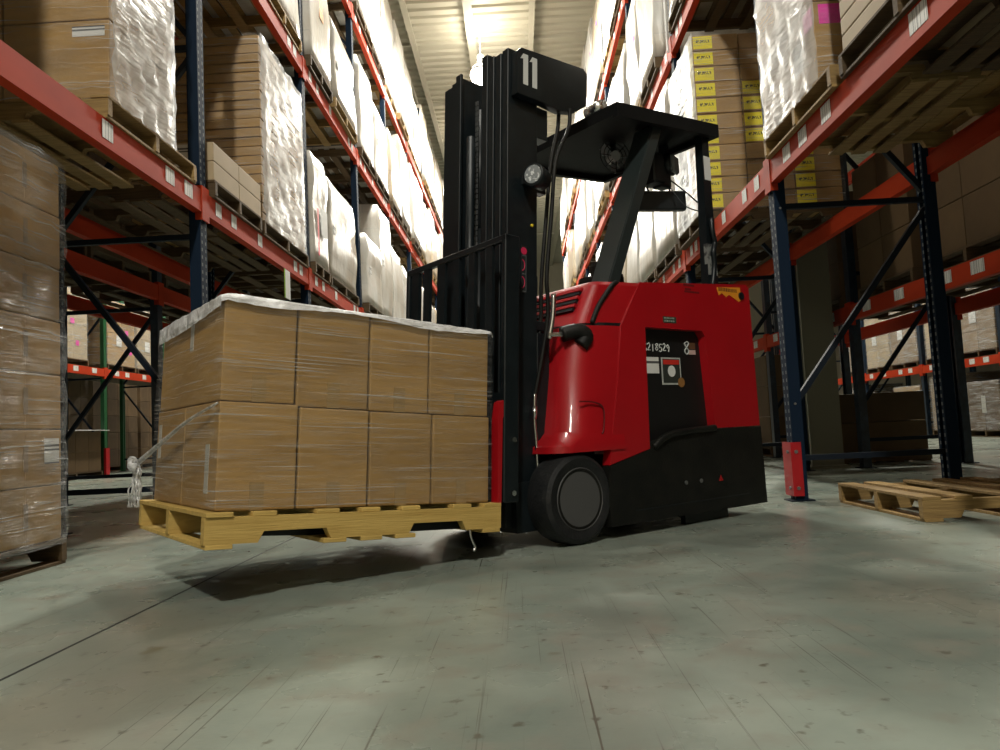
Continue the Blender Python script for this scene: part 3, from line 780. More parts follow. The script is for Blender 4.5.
# unseen loads added beside and behind the camera to shade the floor and decks
for sx, xf, side in ((-1, XL, 'left'), (1, XR, 'right')):
    for k, li in ((-1, 1), (-2, 0), (-2, 1), (-3, 1)):
        for hf in (0, 1):
            y0 = YB(k)+off_(sx)+.10+hf*1.17
            if inview(*sorted((xf, xf+sx*1.1)), y0, y0+1.1, LV[li], LV[li]+1.7): continue
            used_b.add((sx, k, li))
            rack_load(sx, xf, LV[li], y0, y0+1.13, 1.7, 2, 'unseen wrapped load added on the %s level of the %s rack, beside or behind the viewer' % (LVN[li], side), 'unseen pallet added on the %s level of the %s rack, beside or behind the viewer' % (LVN[li], side), wood=WOOD_SHADE, seed=1)
for sx, k, li in sorted(used_b):  # unseen beams that carry the added loads
    xf = XL if sx < 0 else XR; y0 = YB(k)+off_(sx); side = 'left' if sx < 0 else 'right'
    if not inview(xf-.03, xf+.03, y0, y0+2.5, LV[li]-.15, LV[li]): beam(sx, xf, y0, y0+2.5, LV[li], 'aisle-side red beam, %s level of the %s rack, beside or behind the viewer' % (LVN[li], side), 'red rack beams')
    xr = xf+sx*DEP
    if not inview(xr-.03, xr+.03, y0, y0+2.5, LV[li]-.15, LV[li]): beam(-sx, xr, y0, y0+2.5, LV[li], 'rear red beam, %s level of the %s rack, beside or behind the viewer' % (LVN[li], side), 'red rack beams')
for sx, xf, side in ((-1, XL, 'left'), (1, XR, 'right')):
    for k in (-3, -2, -1):
        y = YB(k)+off_(sx)
        if not inview(*sorted((xf, xf+sx*DEP)), y-.1, y+.1, 0, 8.3): frame(sx, xf, y, DEP, 8.3, 'navy upright frame of the %s rack, beside or behind the viewer' % side, 'navy upright frames of the %s rack' % side)
# right, across the neighbouring aisle
ys = [(11.4, 12.5), (12.75, 13.8), (13.87, 14.98), (15.28, 16.35), (16.42, 17.5), (17.8, 18.9)]
for i, (a, b) in enumerate(ys):
    simple_load(8.12, 9.1, a, b, 1.4, (1.15, 1.05, 1.2, 1.1, 1.2, 1.0)[i], (CARDP, CARDG)[i % 2], 'wrapped carton load on the lit far right rack beam, %s from the right' % ORD[i], 'pallet on the lit far right rack beam, %s from the right' % ORD[i], [(.1, .6, .2, .2, PAPER), (-.25, .8, .15, .12, PAPER)])
for i, (a, b) in enumerate([(11.4, 12.4), (12.8, 13.75), (13.85, 14.95), (15.3, 16.4), (17.8, 18.8)]):
    simple_load(8.12, 9.1, a, b, 0, (1.0, .85, 1.05, .9, 1.05)[i], (CARD, CARD_SHADE, CARDG)[i % 3], 'carton load on the floor under the far right rack, %s from the right' % ORD[i], 'pallet on the floor under the far right rack, %s from the right' % ORD[i], [(.0, .45, .12, .3, TAPEW)])
# left, across the neighbouring aisle
for i, (a, b) in enumerate([(12.5, 13.9), (14.55, 15.65), (15.72, 16.8)]):
    simple_load(-9.1, -8.12, a, b, 2.1, 1.3, (CARDP, CARD, CARDP)[i], 'wrapped load with pink marks on the lit far left rack, %s from the left' % ORD[i], 'pallet on the lit far left rack beam, %s from the left' % ORD[i],
                [(-.3, .9, .1, .12, PINK), (.2, .7, .12, .1, PINK), (.35, .3, .1, .1, PINK), (-.1, .5, .2, .22, PAPER), (.1, 1.05, .3, .12, PAPER)], face=1)
for i, (a, b) in enumerate([(11.0, 12.4), (12.5, 13.9), (14.0, 15.4), (15.5, 16.9), (17.0, 18.4), (18.5, 19.9), (20.0, 21.4)]):
    simple_load(-10.6, -9.5, a, b, 0, 1.95, CARD_SHADE, 'dark carton load on the floor behind the far left rack, %s from the camera' % ORD[i], 'pallet on the floor behind the far left rack, %s from the camera' % ORD[i], (), False)
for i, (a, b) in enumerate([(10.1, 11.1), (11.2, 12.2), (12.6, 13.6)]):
    simple_load(RB+.02, RB+1.0, a, b, 0, 1.25, CARD_SHADE, 'dark carton load on the floor behind the right rack, %s from the camera' % ORD[i], 'pallet on the floor behind the right rack, %s from the camera' % ORD[i], (), False)
e = simple_load(-9.0, -8.1, 12.6, 14.3, 0, .75, CARD_SHADE, 'open brown carton stack on the floor below the far left rack', 'pallet on the floor below the far left rack', (), False, face=1)
bm = B(); box(bm, (0, 0, .80), (1.15, 1.75, .012), 0, Matrix.Rotation(.05, 3, 'Y')); part('pale_cover_sheet', bm, PAPER, e)
bm = B(); box2(bm, -8.095, -8.05, 14.33, 14.46, 0, .55); tag(part('post_guard', bm, GUARDR, None), 'small red guard at the foot of the green post', 'guard')

# lamps far across the building, seen as small bright shapes under the dark decks
LAMP = mat('lit_lamp_lens', (1, 1, 1), .4, emit=((1, .93, .80), 30))
LAMPD = mat('dim_lamp_lens', (1, 1, 1), .4, emit=((1, .95, .85), 1.3))
HOUS = mat('white_lamp_housing', (.6, .6, .58), .4)
def lamp(x, y, z, label, power, lens=LAMP, r=.25, group='high-bay lamps', col=(1, .97, .87), bulb=True):
    e = empty('high_bay_lamp', label, 'ceiling lamp', (x, y, z), 0, group)
    bm = B(); lathe(bm, [(.06, .42), (.09, .40), (.10, .22), (r, .04), (r+.01, 0), (r-.01, .0), (.09, .21)], 24, 'z'); part('reflector', bm, HOUS, e, True)
    bm = B(); bmesh.ops.create_uvsphere(bm, u_segments=16, v_segments=10, radius=r*1.05, matrix=Matrix.Translation((0, 0, -.06)) @ Matrix.Scale(1.0, 4, (0, 0, 1))); part('lens', bm, lens, e, True)
    bm = B(); cyl(bm, (0, 0, .42), (0, 0, max(.5, ZT-.2-z)), .012, 8); part('hanger_rod', bm, HOUS, e)
    if power:
        l = bpy.data.lights.new('lamp_light', 'SPOT'); l.spot_size = math.radians(164); l.spot_blend = .25; l.energy = power; l.color = col; l.shadow_soft_size = .22
        lo = bpy.data.objects.new('lamp_light', l); COL.objects.link(lo); lo.location = (x, y, z-.52)
        u = bpy.data.lights.new('lamp_uplight', 'POINT'); u.energy = power*.05; u.color = col; u.shadow_soft_size = .15
        uo = bpy.data.objects.new('lamp_uplight', u); COL.objects.link(uo); uo.location = (x, y, z+.62)
    return e
PW = 1900
lamp(-.50, 17.2, 9.05, 'glowing high-bay lamp hanging above the aisle behind the mast top', PW*.66)
for i, (y, p) in enumerate(((-4.5, 1.0), (5.2, .22), (11.2, .72), (23.2, .7), (29.5, .8))):
    lamp(-.35, y, 8.95, 'high-bay lamp over the aisle, out of the picture above the %s bay' % ORD[i*2], PW*p)
for i, (x, y, p) in enumerate(((6.2, 15.0, 1.3), (6.2, 7.5, .02), (-6.0, 14.5, 1.3), (-5.8, 7.0, .02))):
    lamp(x, y, 8.95, 'high-bay lamp above the %s neighbouring aisle, %s part' % (('right', 'right', 'left', 'left')[i], ('far', 'near', 'far', 'near')[i]), PW*p)

# small tag hanging under the left beam
g = empty('hanging_tag', 'small white tag with a green edge hanging below the left rack beam above the cartons', 'tag', (XL+.02, 6.55, 1.80))
bm = B(); box2(bm, -.003, .003, -.07, .07, 0, .26, .002); part('tag_card', bm, PAPER, g)
bm = B(); box2(bm, -.0035, .0035, -.085, -.07, .0, .26); part('tag_edge', bm, mat('lime_edge', (.25, .42, .03), .5), g)
# white strap hanging at the upper right
bm = B(); tube(bm, [(XR-.03, 7.35, 5.35), (XR-.04, 7.37, 5.0), (XR-.05, 7.33, 4.6), (XR-.04, 7.36, 4.28)], .012, 6)
tag(part('hanging_strap', bm, mat('white_strap', (.7, .7, .68), .5), None), 'white strap hanging down over the upper right rack post', 'strap')
# ------------------------------------------------------------------ the load on the forks
YAW = math.radians(38.8); TILT = math.radians(4.0)
P0 = Vector((-1.051, 2.435, .201))
D = Vector((math.cos(YAW)*math.cos(TILT), math.sin(YAW)*math.cos(TILT), -math.sin(TILT)))
C2 = Vector((-math.sin(YAW), math.cos(YAW), 0)); U3 = D.cross(C2)
ML = Matrix.Translation(P0) @ Matrix((D, C2, U3)).transposed().to_4x4()
PWD = .96
pallet('yellow pallet raised on the forks under eight big cartons', ML.copy(), WOODY, 1.22, PWD)
rowx = (((.036, .283), (.322, .280), (.606, .279), (.889, .287)), ((.038, .266), (.307, .290), (.600, .268), (.871, .299)))
for j in range(2):
    for i, (x0, w) in enumerate(rowx[j]):
        deep = (i == 0 and j == 1)
        for q in range(2):
            if q == 1 and deep: continue
            zb, zt = ((.123, .494), (.123, .486), (.123, .484), (.123, .484))[i] if j == 0 else ((.497, .862), (.489, .862), (.487, .86), (.487, .858))[i]
            hh = zt-zb
            dp = .84 if deep else .425
            yy = (.03, .034)[j]+dp/2+.43*q
            mw = ML @ Matrix.Translation((x0+w/2, yy, zb+hh/2))
            pos = ('leftmost', 'second from left', 'third from left', 'rightmost')[i]
            lb = 'big brown carton in the %s row of the fork load, %s%s' % (('lower', 'upper')[j], pos, '' if q == 0 else ', rear one')
            c = carton(lb, mw, (w-.005, dp, hh), CARD, 'big cartons on the forks', 'carton', False)
            o = link('tape', plate(TAPE, .05, hh*.26, .0012, 'y'), c, (0, -dp/2-.0008, -hh/2+hh*.13))
            if i == 0:
                tz = ((-.045, .17, -.10), (.11, .16, -.02))[j] if q == 0 else (.06, .14, .16)
                o = link('tape', plate(TAPEW, .045, tz[1], .0012, 'x'), c, (-(w-.005)/2-.0008, (-.10 if j == 0 else -.03) if q == 0 else .16, tz[0])); o['label'] = 'pale paper tape strip'
# film around the cartons
fw = empty('stretch_film', 'clear stretch film wrapped around the big cartons on the forks, with a knotted tail', 'stretch film', mw=ML.copy())
bm = B(); film_sleeve(bm, .028, 1.18, .022, .895, .13, .123+.735, n=20, amp=.004, seed=31); part('side_wrap', bm, FILM, fw, True)
bm = B()                                                   # top sheet folded over the upper edges
NXs, NYs = 40, 26; grid = {}
rr = random.Random(5)
for i in range(NXs+1):
    for j in range(NYs+1):
        s = -.05+1.265*i/NXs; t = -.012+.93*j/NYs
        x = min(max(s, .026), 1.178); y = min(max(t, .019), .885)
        dz = -(abs(s-x)+abs(t-y))*(.75+.3*math.sin(9*s+3*t)) + rr.uniform(-.0015, .0025)
        grid[i, j] = bm.verts.new((x-(.004 if s < x else 0), y-(.004 if t < y else 0), (.868-.010*max(0, (x-.05)/1.2)-.03*max(0, y-.6))+dz))
for i in range(NXs):
    for j in range(NYs): bm.faces.new((grid[i, j], grid[i+1, j], grid[i+1, j+1], grid[i, j+1]))
part('top_sheet', bm, FILMS, fw, True, 'whitish film sheet over the top')
bm = B()                                                   # rope of film pulled from the near corner to the knot
KN = Vector((.0, 1.06, .275))
tube(bm, [(.026, .015, .485), (.008, .30, .435), (.002, .65, .36), KN], lambda t: .004+.008*t, 8); part('pulled_rope', bm, FILMT, fw, True)
bm = B()
tube(bm, [KN+Vector((.0, .05, .0)), KN+Vector((-.02, .03, .015)), KN+Vector((-.03, -.01, -.01)), KN+Vector((-.005, -.03, -.02))], lambda t: .015+.006*math.sin(9*t), 10); part('knot', bm, FILMT, fw, True)
bm = B(); rr = random.Random(3)
for q in range(13):
    p = KN+Vector((rr.uniform(-.01, .01), rr.uniform(-.02, .03), -.01)); pts = [p.copy()]
    for s in range(6):
        p = p+Vector((rr.uniform(-.014, .012), rr.uniform(-.026, .03), -.03)); pts.append(p.copy())
    tube(bm, pts, lambda t: .0048*(1-.5*t), 5)
part('loose_tail', bm, FILMT, fw, True, 'shredded loose tail of film')
bm = B()                                                   # thin fan of film between the rope and the lower end face
v = [bm.verts.new(p) for p in ((.022, .02, .485), (.006, .3, .435), (.0, .65, .36), (-.002, .98, .29), (.012, .9, .17), (.014, .6, .17), (.018, .3, .22), (.022, .02, .30))]
for a, b, c, d in ((0, 1, 6, 7), (1, 2, 5, 6), (2, 3, 4, 5)): bm.faces.new((v[a], v[b], v[c], v[d]))
part('film_fan', bm, FILM, fw, True)

# ------------------------------------------------------------------ empty pallets on the floor at right
pallet('empty worn pallet on the floor beside the red post guard', mloc(1.93, 3.70, 0), WOOD, 1.22, .96)
pallet('shade-darkened empty pallet on the floor at the right picture edge', mloc(3.2, 3.55, 0, .03), WOOD_SHADE, 1.1, 1.0)  # dark wood holds the rack's shade in its colour

# ------------------------------------------------------------------ the forklift truck (x rearward, y away from the camera, z up)
TO = Vector((-1.051, 2.435, 0))
MT = Matrix.Translation(TO) @ Matrix.Rotation(YAW, 4, 'Z')
T = empty('forklift', 'red and black stand-up forklift truck carrying a pallet of cartons', 'forklift', mw=MT)
W0, W1 = -.015, .905                     # near and far side of the body
def sub(name, bm, m, par, smooth=False, label=None):
    o = part(name, bm, m, par, smooth, label); return o
# --- hood: red front housing with rounded front corners
def plan(u0, u1, w0, w1, r, n=7, taper=0.0):
    """closed loop, front corners rounded, near side tapers in towards the front"""
    pts = []
    pts.append((u1, w0)); pts.append((u0+(u1-u0)*.55, w0+taper*.4))
    for k in range(n+1):
        a = -PI/2-(PI/2)*k/n
        pts.append((u0+r+r*math.cos(a), w0+taper+r+r*math.sin(a)))
    for k in range(n+1):
        a = PI-(PI/2)*k/n
        pts.append((u0+r+r*math.cos(a), w1-taper-r+r*math.sin(a)))
    pts.append((u0+(u1-u0)*.55, w1-taper*.4)); pts.append((u1, w1))
    return pts
def L3(pl, z): return [(p[0], p[1], z) for p in pl]
bm = B()
loft(bm, [L3(plan(1.54, 1.98, W0-.012, W1+.012, .10), .425), L3(plan(1.545, 1.98, W0-.014, W1+.014, .10), .455), L3(plan(1.60, 1.98, W0-.004, W1+.004, .12), .495),
          L3(plan(1.625, 1.98, W0, W1, .135, taper=.004), .52), L3(plan(1.675, 2.0, W0, W1, .13, taper=.016), .8), L3(plan(1.745, 2.04, W0, W1, .10, taper=.034), 1.03)])
hood = autosmooth(sub('hood', bm, RED, T), 40)
bm = B()                                     # sunken panel line on the hood corner
tube(bm, [(1.70, W0-.001, .66), (1.79, W0-.0035, .655), (1.85, W0-.004, .625), (1.845, W0-.0045, .53), (1.83, W0-.005, .505)], .004, 6); sub('panel_crease', bm, mat('dark_red_gap', (.12, .002, .004), .5), hood)
# cowl above the seam
bm = B()
loft(bm, [L3(plan(1.765, 2.12, W0, W1, .075, taper=.04), 1.042), L3(plan(1.80, 2.14, W0, W1, .075, taper=.042), 1.10), L3(plan(1.885, 2.165, W0+.0, W1, .055, taper=.045), 1.240), L3(plan(1.915, 2.17, W0+.02, W1-.02, .05, taper=.05), 1.262)])
cowl = autosmooth(sub('cowl', bm, RED, T), 28)
bm = B()                                     # seam between cowl and hood
loft(bm, [L3(plan(1.76, 2.02, W0+.004, W1-.004, .09, taper=.036), 1.026), L3(plan(1.77, 2.05, W0+.004, W1-.004, .08, taper=.038), 1.046)]); sub('seam_strip', bm, BLK, T)
# louvre slots across the sloping front
sl = Vector((.085, 0, .14))
for k, t in enumerate((.12, .42, .72)):
    p = Vector((1.797, 0, 1.10))+sl*t
    bm = B(); bar(bm, p+Vector((0, .10, 0)), p+Vector((0, .80, 0)), .02, .022, up=(1, 0, -.6)); sub('louvre', bm, BLK, cowl)
    bm = B(); q = p+Vector((.002, 0, .020)); bar(bm, q+Vector((0, .09, 0)), q+Vector((0, .81, 0)), .018, .014, up=(1, 0, -.6)); sub('louvre_fin', bm, RED, cowl)
# black rubber band that runs down the cowl corner
bm = B(); tube(bm, [(2.09, .06, 1.262), (2.03, .022, 1.255), (1.98, .012, 1.225), (1.90, .022, 1.13), (1.845, .02, 1.042)], .013, 8); sub('rubber_band', bm, BLKP, T, True)
# --- side body panel: red, with the step-in opening
prof_red = [(1.872, .352), (1.96, .75), (2.008, 1.03), (2.165, 1.262), (3.08, 1.322), (3.105, 1.30), (3.118, .498), (2.745, .498), (2.70, .498), (2.673, .90), (2.667, 1.0), (2.64, 1.032), (2.184, 1.032), (2.163, .415)]
bm = B()
def skin(bm, prof, y, t):
    vs = prism(bm, prof, 'y', y, y+t)
skin(bm, prof_red, W0-.004, .05); 
side = autosmooth(sub('side_panel', bm, RED, T), 30)
bmesh_fix = None
bm = B(); skin(bm, [(1.872, .352), (1.96, .75), (2.008, 1.03), (2.165, 1.262), (3.08, 1.322), (3.105, 1.30), (3.118, .498)], W1-.05, .054); sub('side_panel', bm, RED, T)
# rear shell and top rails
bm = B(); box2(bm, 3.04, 3.11, W0+.046, W1-.05, .5, 1.2, .02, 2); sub('rear_panel', bm, RED, T)
bm = B(); prism(bm, [(2.17, 1.18), (2.17, 1.258), (2.45, 1.276), (2.45, 1.18)], 'y', W0+.046, W1-.05); sub('console', bm, BLKP, T)
# --- black lower skirt
prof_blk = [(1.874, .348), (2.163, .413), (2.20, .44), (2.24, .455), (2.60, .485), (2.70, .494), (3.122, .494), (3.135, .055), (1.86, .06), (1.85, .2)]
bm = B(); skin(bm, prof_blk, W0-.007, .06); skirt = autosmooth(sub('lower_skirt', bm, BLKP, T), 30)
bm = B(); prism(bm, [(1.9, .07), (3.05, .065), (3.09, .12), (3.08, .49), (1.95, .40)], 'y', W0+.055, W1-.005); sub('chassis', bm, BLKP, T)
bm = B(); tube(bm, [(2.19, W0-.008, .42), (2.25, W0-.012, .46), (2.36, W0-.012, .485), (2.6, W0-.012, .497), (2.69, W0-.008, .5)], .018, 10); sub('step_lip', bm, BLKP, T, True)
bm = B()
for u in (2.42, 2.545): cyl(bm, (u, W0-.007, .225), (u, W0-.012, .225), .011, 10)
sub('bolt', bm, GREY, skirt)
bm = B(); box2(bm, 2.03, 2.97, W0-.0085, W0-.006, .118, .124); sub('skirt_crease', bm, BLK, skirt)
bm = B(); cyl(bm, (2.715, W0-.0068, .222), (2.715, W0-.010, .222), .02, 3); sub('red_marker', bm, RED, skirt)
# --- recessed black panel in the opening, with its notes
bm = B(); box2(bm, 2.14, 2.70, W0+.045, W0+.055, .42, 1.05); inner = sub('recess_panel', bm, mat('recess_black', (.006, .006, .006), .5), T)
YR = W0+.0445
def txt(body, size, loc, m, par, name, rx=PI/2, rz=0, bold=0, sx=1):
    cu = bpy.data.curves.new(name, 'FONT'); cu.body = body; cu.size = size; cu.extrude = .0006; cu.offset = bold; cu.resolution_u = 3
    tmp = bpy.data.objects.new('tmp', cu); COL.objects.link(tmp); dg = bpy.context.evaluated_depsgraph_get(); me = bpy.data.meshes.new_from_object(tmp.evaluated_get(dg)); bpy.data.objects.remove(tmp)
    me.materials.clear(); me.materials.append(m); o = bpy.data.objects.new(name, me); COL.objects.link(o); o.parent = par
    o.location = loc; o.rotation_euler = (rx, 0, rz); o.scale = (sx, 1, 1); return o
CHALK = mat('white_marker_paint', (.6, .62, .6), .7)
def strokes(bm, sts, ox, oz, s, y, r=.0035):
    for st in sts: tube(bm, [(ox+p[0]*s, y, oz+p[1]*s*1.35) for p in st], r, 5)
DIG = {'6': [[(.8, 1), (.2, .6), (.1, .2), (.5, 0), (.8, .25), (.5, .5), (.15, .3)]], '2': [[(.1, .8), (.45, 1), (.75, .75), (.5, .4), (.1, .02), (.85, .02)]],
       '1': [[(.45, 1), (.45, .5), (.45, 0)]], '8': [[(.6, .95), (.2, .8), (.4, .55), (.75, .25), (.45, 0), (.15, .25), (.5, .55), (.8, .8), (.6, .95)]],
       '5': [[(.8, 1), (.25, 1), (.2, .55), (.6, .6), (.8, .3), (.5, 0), (.1, .1)]], '9': [[(.75, .7), (.45, 1), (.15, .75), (.45, .5), (.75, .7), (.7, .4), (.6, 0)]]}
bm = B()
for i, ch in enumerate('6218529'): strokes(bm, DIG[ch], 2.213+i*.030, .915+(.006 if i % 2 else 0), .028, YR-.002, .0028)
strokes(bm, DIG['8'], 2.535, .905, .055, YR-.002, .0035)
o = sub('marker_number', bm, CHALK, inner); o['label'] = 'handwritten number 6218529 8 in white marker'
bm = B(); box2(bm, 2.197, 2.325, YR-.002, YR, .80, .885); o = sub('notice_sticker', bm, BARCX, inner); o['label'] = 'white printed notice'
bm = B(); box2(bm, 2.345, 2.50, YR-.002, YR, .74, .885); sign = sub('warning_sign', bm, mat('sign_grey', (.45, .47, .44), .5), inner); sign['label'] = 'framed warning sign with a red band'
bm = B(); box2(bm, 2.354, 2.491, YR-.003, YR-.001, .75, .877); sub('sign_face', bm, mat('sign_black', (.03, .035, .03), .5), sign)
bm = B(); box2(bm, 2.358, 2.487, YR-.004, YR-.002, .848, .873); sub('red_band', bm, mat('sign_red', (.6, .03, .02), .5), sign)
bm = B(); cyl(bm, (2.422, YR-.002, .812), (2.422, YR-.005, .812), .03, 20); sub('white_shield', bm, PAPER, sign)
bm = B(); cyl(bm, (2.495, YR-.001, .752), (2.495, YR-.006, .752), .026, 20); o = sub('round_sticker', bm, mat('brown_sticker', (.30, .14, .04), .5), inner)
bm = B(); box2(bm, 2.575, 2.635, YR-.002, YR, .905, .93); o = sub('small_sticker', bm, mat('pale_pink_sticker', (.6, .42, .38), .5), inner)
bm = B(); box2(bm, 2.58, 2.635, YR-.0018, YR, .935, .97); sub('small_sticker', bm, mat('brown_patch', (.12, .06, .03), .5), inner)
# decals on the red panel
YS = W0-.0045
bm = B(); box2(bm, 2.325, 2.43, YS-.001, YS+.001, 1.062, 1.095); sub('small_plate', bm, BARCX if False else mat('dark_plate', (.04, .05, .035), .5), side)
bm = B(); rp_ = random.Random(2)
for z in (1.083, 1.068):
    u = 2.333
    while u < 2.415: w = rp_.uniform(.006, .018); box2(bm, u, min(u+w, 2.423), YS-.0018, YS-.0008, z, z+.008); u += w+.004
sub('faded_print', bm, mat('faded_print', (.25, .30, .25), .6), side)
bm = B(); prism(bm, [(2.80, 1.285), (2.80, 1.275), (2.815, 1.24), (2.845, 1.255), (2.88, 1.235), (2.91, 1.25), (3.0, 1.215), (3.02, 1.225), (3.02, 1.30)], 'y', YS-.001, YS+.001); sub('torn_orange_sticker', bm, ORGL, side)
bm = B(); u = 2.815
while u < 2.985: w = rp_.uniform(.005, .012); box2(bm, u, u+w, YS-.0018, YS-.0008, 1.266, 1.286); u += w+.005
sub('blurred_print', bm, mat('sticker_print', (.16, .05, .01), .6), side)
bm = B(); cyl(bm, (3.02, YS, 1.25), (3.02, YS-.01, 1.25), .022, 16); sub('round_bolt', bm, BLK, side)
bm = B()
for (a, b, z) in ((2.51, 2.60, 1.272), (2.52, 2.57, 1.25), (2.515, 2.64, 1.236)): box2(bm, a, b, YS-.0008, YS+.001, z, z+.01)
sub('scuff_mark', bm, mat('scuff', (.14, .004, .005), .6), side)

# --- front drive wheels and rear caster
def wheel(u, y0, y1, r, name='drive_wheel'):
    hw = (y1-y0)/2
    bm = B(); lathe(bm, [(r*.66, -hw+.012), (r*.70, -hw+.006), (r*.88, -hw), (r*.965, -hw+.012), (r, -hw+.04), (r, hw-.04), (r*.965, hw-.012), (r*.88, hw), (r*.66, hw-.012)], 56, 'y')
    w = autosmooth(part(name, bm, RUB, T, loc=(u, (y0+y1)/2, r)), 30)
    for s in (-1, 1):
        bm = B(); lathe(bm, [(r*.66, s*(hw-.012)), (r*.645, s*(hw-.004)), (r*.60, s*(hw-.006)), (r*.58, s*(hw-.03)), (r*.22, s*(hw-.035)), (r*.20, s*(hw-.02)), (.001, s*(hw-.02))], 40, 'y'); rim = part('rim', bm, BLKP, w)
        autosmooth(rim, 30)
        bm = B()
        for k in range(5):
            a = 2*PI*k/5; cyl(bm, (r*.36*math.cos(a), s*(hw-.036), r*.36*math.sin(a)), (r*.36*math.cos(a), s*(hw-.022), r*.36*math.sin(a)), .011, 6)
        part('wheel_nut', bm, GREY, w)
        bm = B(); lathe(bm, [(r*.655, s*(hw-.008)), (r*.67, s*(hw-.003)), (r*.685, s*(hw-.006)), (r*.67, s*(hw-.012))], 40, 'y'); part('rim_edge', bm, mat('worn_rim', (.07, .07, .07), .6), w)
    return w
wheel(1.672, -.022, .14, .211); wheel(1.672, .75, .912, .211)
wheel(2.64, .06, .19, .16, 'caster_wheel'); wheel(2.62, .62, .75, .16, 'caster_wheel')
bm = B(); box2(bm, 2.46, 2.83, .03, .06, .002, .2); box2(bm, 2.48, 2.82, .19, .22, .02, .2); box2(bm, 2.48, 2.84, .03, .23, .16, .3); sub('caster_housing', bm, BLK, T)
bm = B(); cyl(bm, (1.672, .14, .211), (1.672, .75, .211), .07, 16); box2(bm, 1.5, 1.95, .16, .73, .09, .42); box2(bm, 1.40, 1.54, .12, .77, .075, .30); sub('drive_axle', bm, BLK, T)

# --- mast, tilted back with the forks
MB_ = Vector((1.36, 0, .10)); mt = math.radians(3.9)
mast = link('mast', None, T); mast.matrix_local = Matrix.Translation(MB_) @ Matrix.Rotation(mt, 4, 'Y')
HM = 2.305; MC = .435
def chan(yc, open_dir, x0, x1, h, z0=0):
    bm = B(); t = .012; w = .04
    box2(bm, x0, x1, yc-t/2, yc+t/2, z0, h, .002)
    for xx in (x0, x1-.016):
        a, b = sorted((yc, yc+open_dir*w)); box2(bm, xx, xx+.016, a, b, z0, h, .002)
    return bm
for s in (-1, 1):
    for i, (off, h, x0) in enumerate(((.275, HM, .0), (.228, HM-.01, -.008), (.180, HM-.005, -.016), (.135, HM+.02, -.022))):
        o = sub('mast_rail', chan(MC+s*off, -s, x0, x0+.185, h), BLK, mast)
bm = B(); box2(bm, .125, .14, MC-.13, MC+.13, .3, 2.17); sub('mast_plate', bm, BLK, mast)
for z in (.35, 1.15, 2.15):
    bm = B(); box2(bm, .16, .20, MC-.27, MC+.27, z-.05, z+.05, .004); sub('cross_member', bm, BLK, mast)
for s in (-1, 1):
    bm = B(); cyl(bm, (.10, MC+s*.085, .05), (.10, MC+s*.085, 1.5), .03, 16); cyl(bm, (.10, MC+s*.085, 1.5), (.10, MC+s*.085, 2.15), .018, 12); sub('lift_cylinder', bm, BLK, mast, True)
    bm = B(); 
    for k in range(60): box2(bm, .05, .056, MC+s*.05-.010, MC+s*.05+.010, .5+k*.028, .5+k*.028+.022)
    sub('lift_chain', bm, GREY if s > 0 else BLK, mast)
bm = B(); cyl(bm, (-.005, MC+.02, .3), (-.005, MC+.02, 1.95), .022, 14); sub('free_lift_cylinder', bm, BLK, mast, True)
# side cover with the number 11
bm = B(); prism(bm, [(.02, 2.06), (.02, 2.275), (.045, 2.30), (.46, 2.33), (.485, 2.305), (.478, 2.13), (.40, 2.075), (.30, 2.05), (.18, 2.06)], 'y', MC-.275-.055, MC-.275-.007)
bmesh.ops.bevel(bm, geom=bm.edges[:], offset=.006, segments=2, affect='EDGES', profile=.6)
cover = autosmooth(sub('mast_side_cover', bm, BLK, mast), 30)
WD = mat('white_decal', (.62, .63, .61), .6)
for u in (.055, .112):
    bm = B(); y = MC-.275-.0565; z = 2.115
    box2(bm, u, u+.030, y-.001, y+.0005, z, z+.155); prism(bm, [(u-.018, z+.125), (u, z+.13), (u, z+.155)], 'y', y-.001, y+.0005); o = sub('number_decal', bm, WD, cover); o['label'] = 'white numeral 1 of the number 11'
# mast decal: vertical strip of outlined letters
bm = B(); yd = MC-.275-.0075
box2(bm, .085, .117, yd-.001, yd+.0005, 1.10, 1.33); strip = sub('brand_strip', bm, mat('strip_black', (.02, .02, .022), .4), mast)
PK = mat('strip_red', (.55, .02, .08), .5)
bm = B(); cyl(bm, (.10, yd-.0005, 1.305), (.10, yd-.002, 1.305), .018, 16); sub('red_dot', bm, PK, strip)
GL = mat('strip_grey_line', (.10, .11, .115), .5)
bm = B(); box2(bm, .112, .1155, yd-.0016, yd-.0006, 1.105, 1.285)
for z in (1.105, 1.19, 1.28): box2(bm, .090, .1155, yd-.0016, yd-.0006, z, z+.005)
sub('grey_outline', bm, GL, strip)
for z in (1.15, 1.235):
    bm = B(); tube(bm, [(.090, yd-.001, z-.028), (.101, yd-.001, z-.018), (.105, yd-.001, z), (.101, yd-.001, z+.018), (.090, yd-.001, z+.028)], .0028, 6); o = sub('red_arc', bm, PK, strip)
# work light on the mast side
wl = link('work_light', None, mast); wl.matrix_local = Matrix.Translation((.115, MC-.36, 1.655)) @ Matrix.Rotation(.35, 4, 'Z')
bm = B(); lathe(bm, [(.03, .07), (.05, .06), (.056, .0), (.056, -.035), (.05, -.037)], 28, 'x'); o = part('lamp_housing', bm, BLK, wl, True)
bm = B(); lathe(bm, [(.046, -.036), (.044, -.039), (.001, -.041)], 28, 'x'); part('lens', bm, mat('lamp_glass', (.25, .27, .28), .1, noise=(60, (.7, .72, .72), .55, .6)), wl)
bm = B(); box2(bm, .0, .05, .02, .10, -.02, .02); part('bracket', bm, BLK, wl)
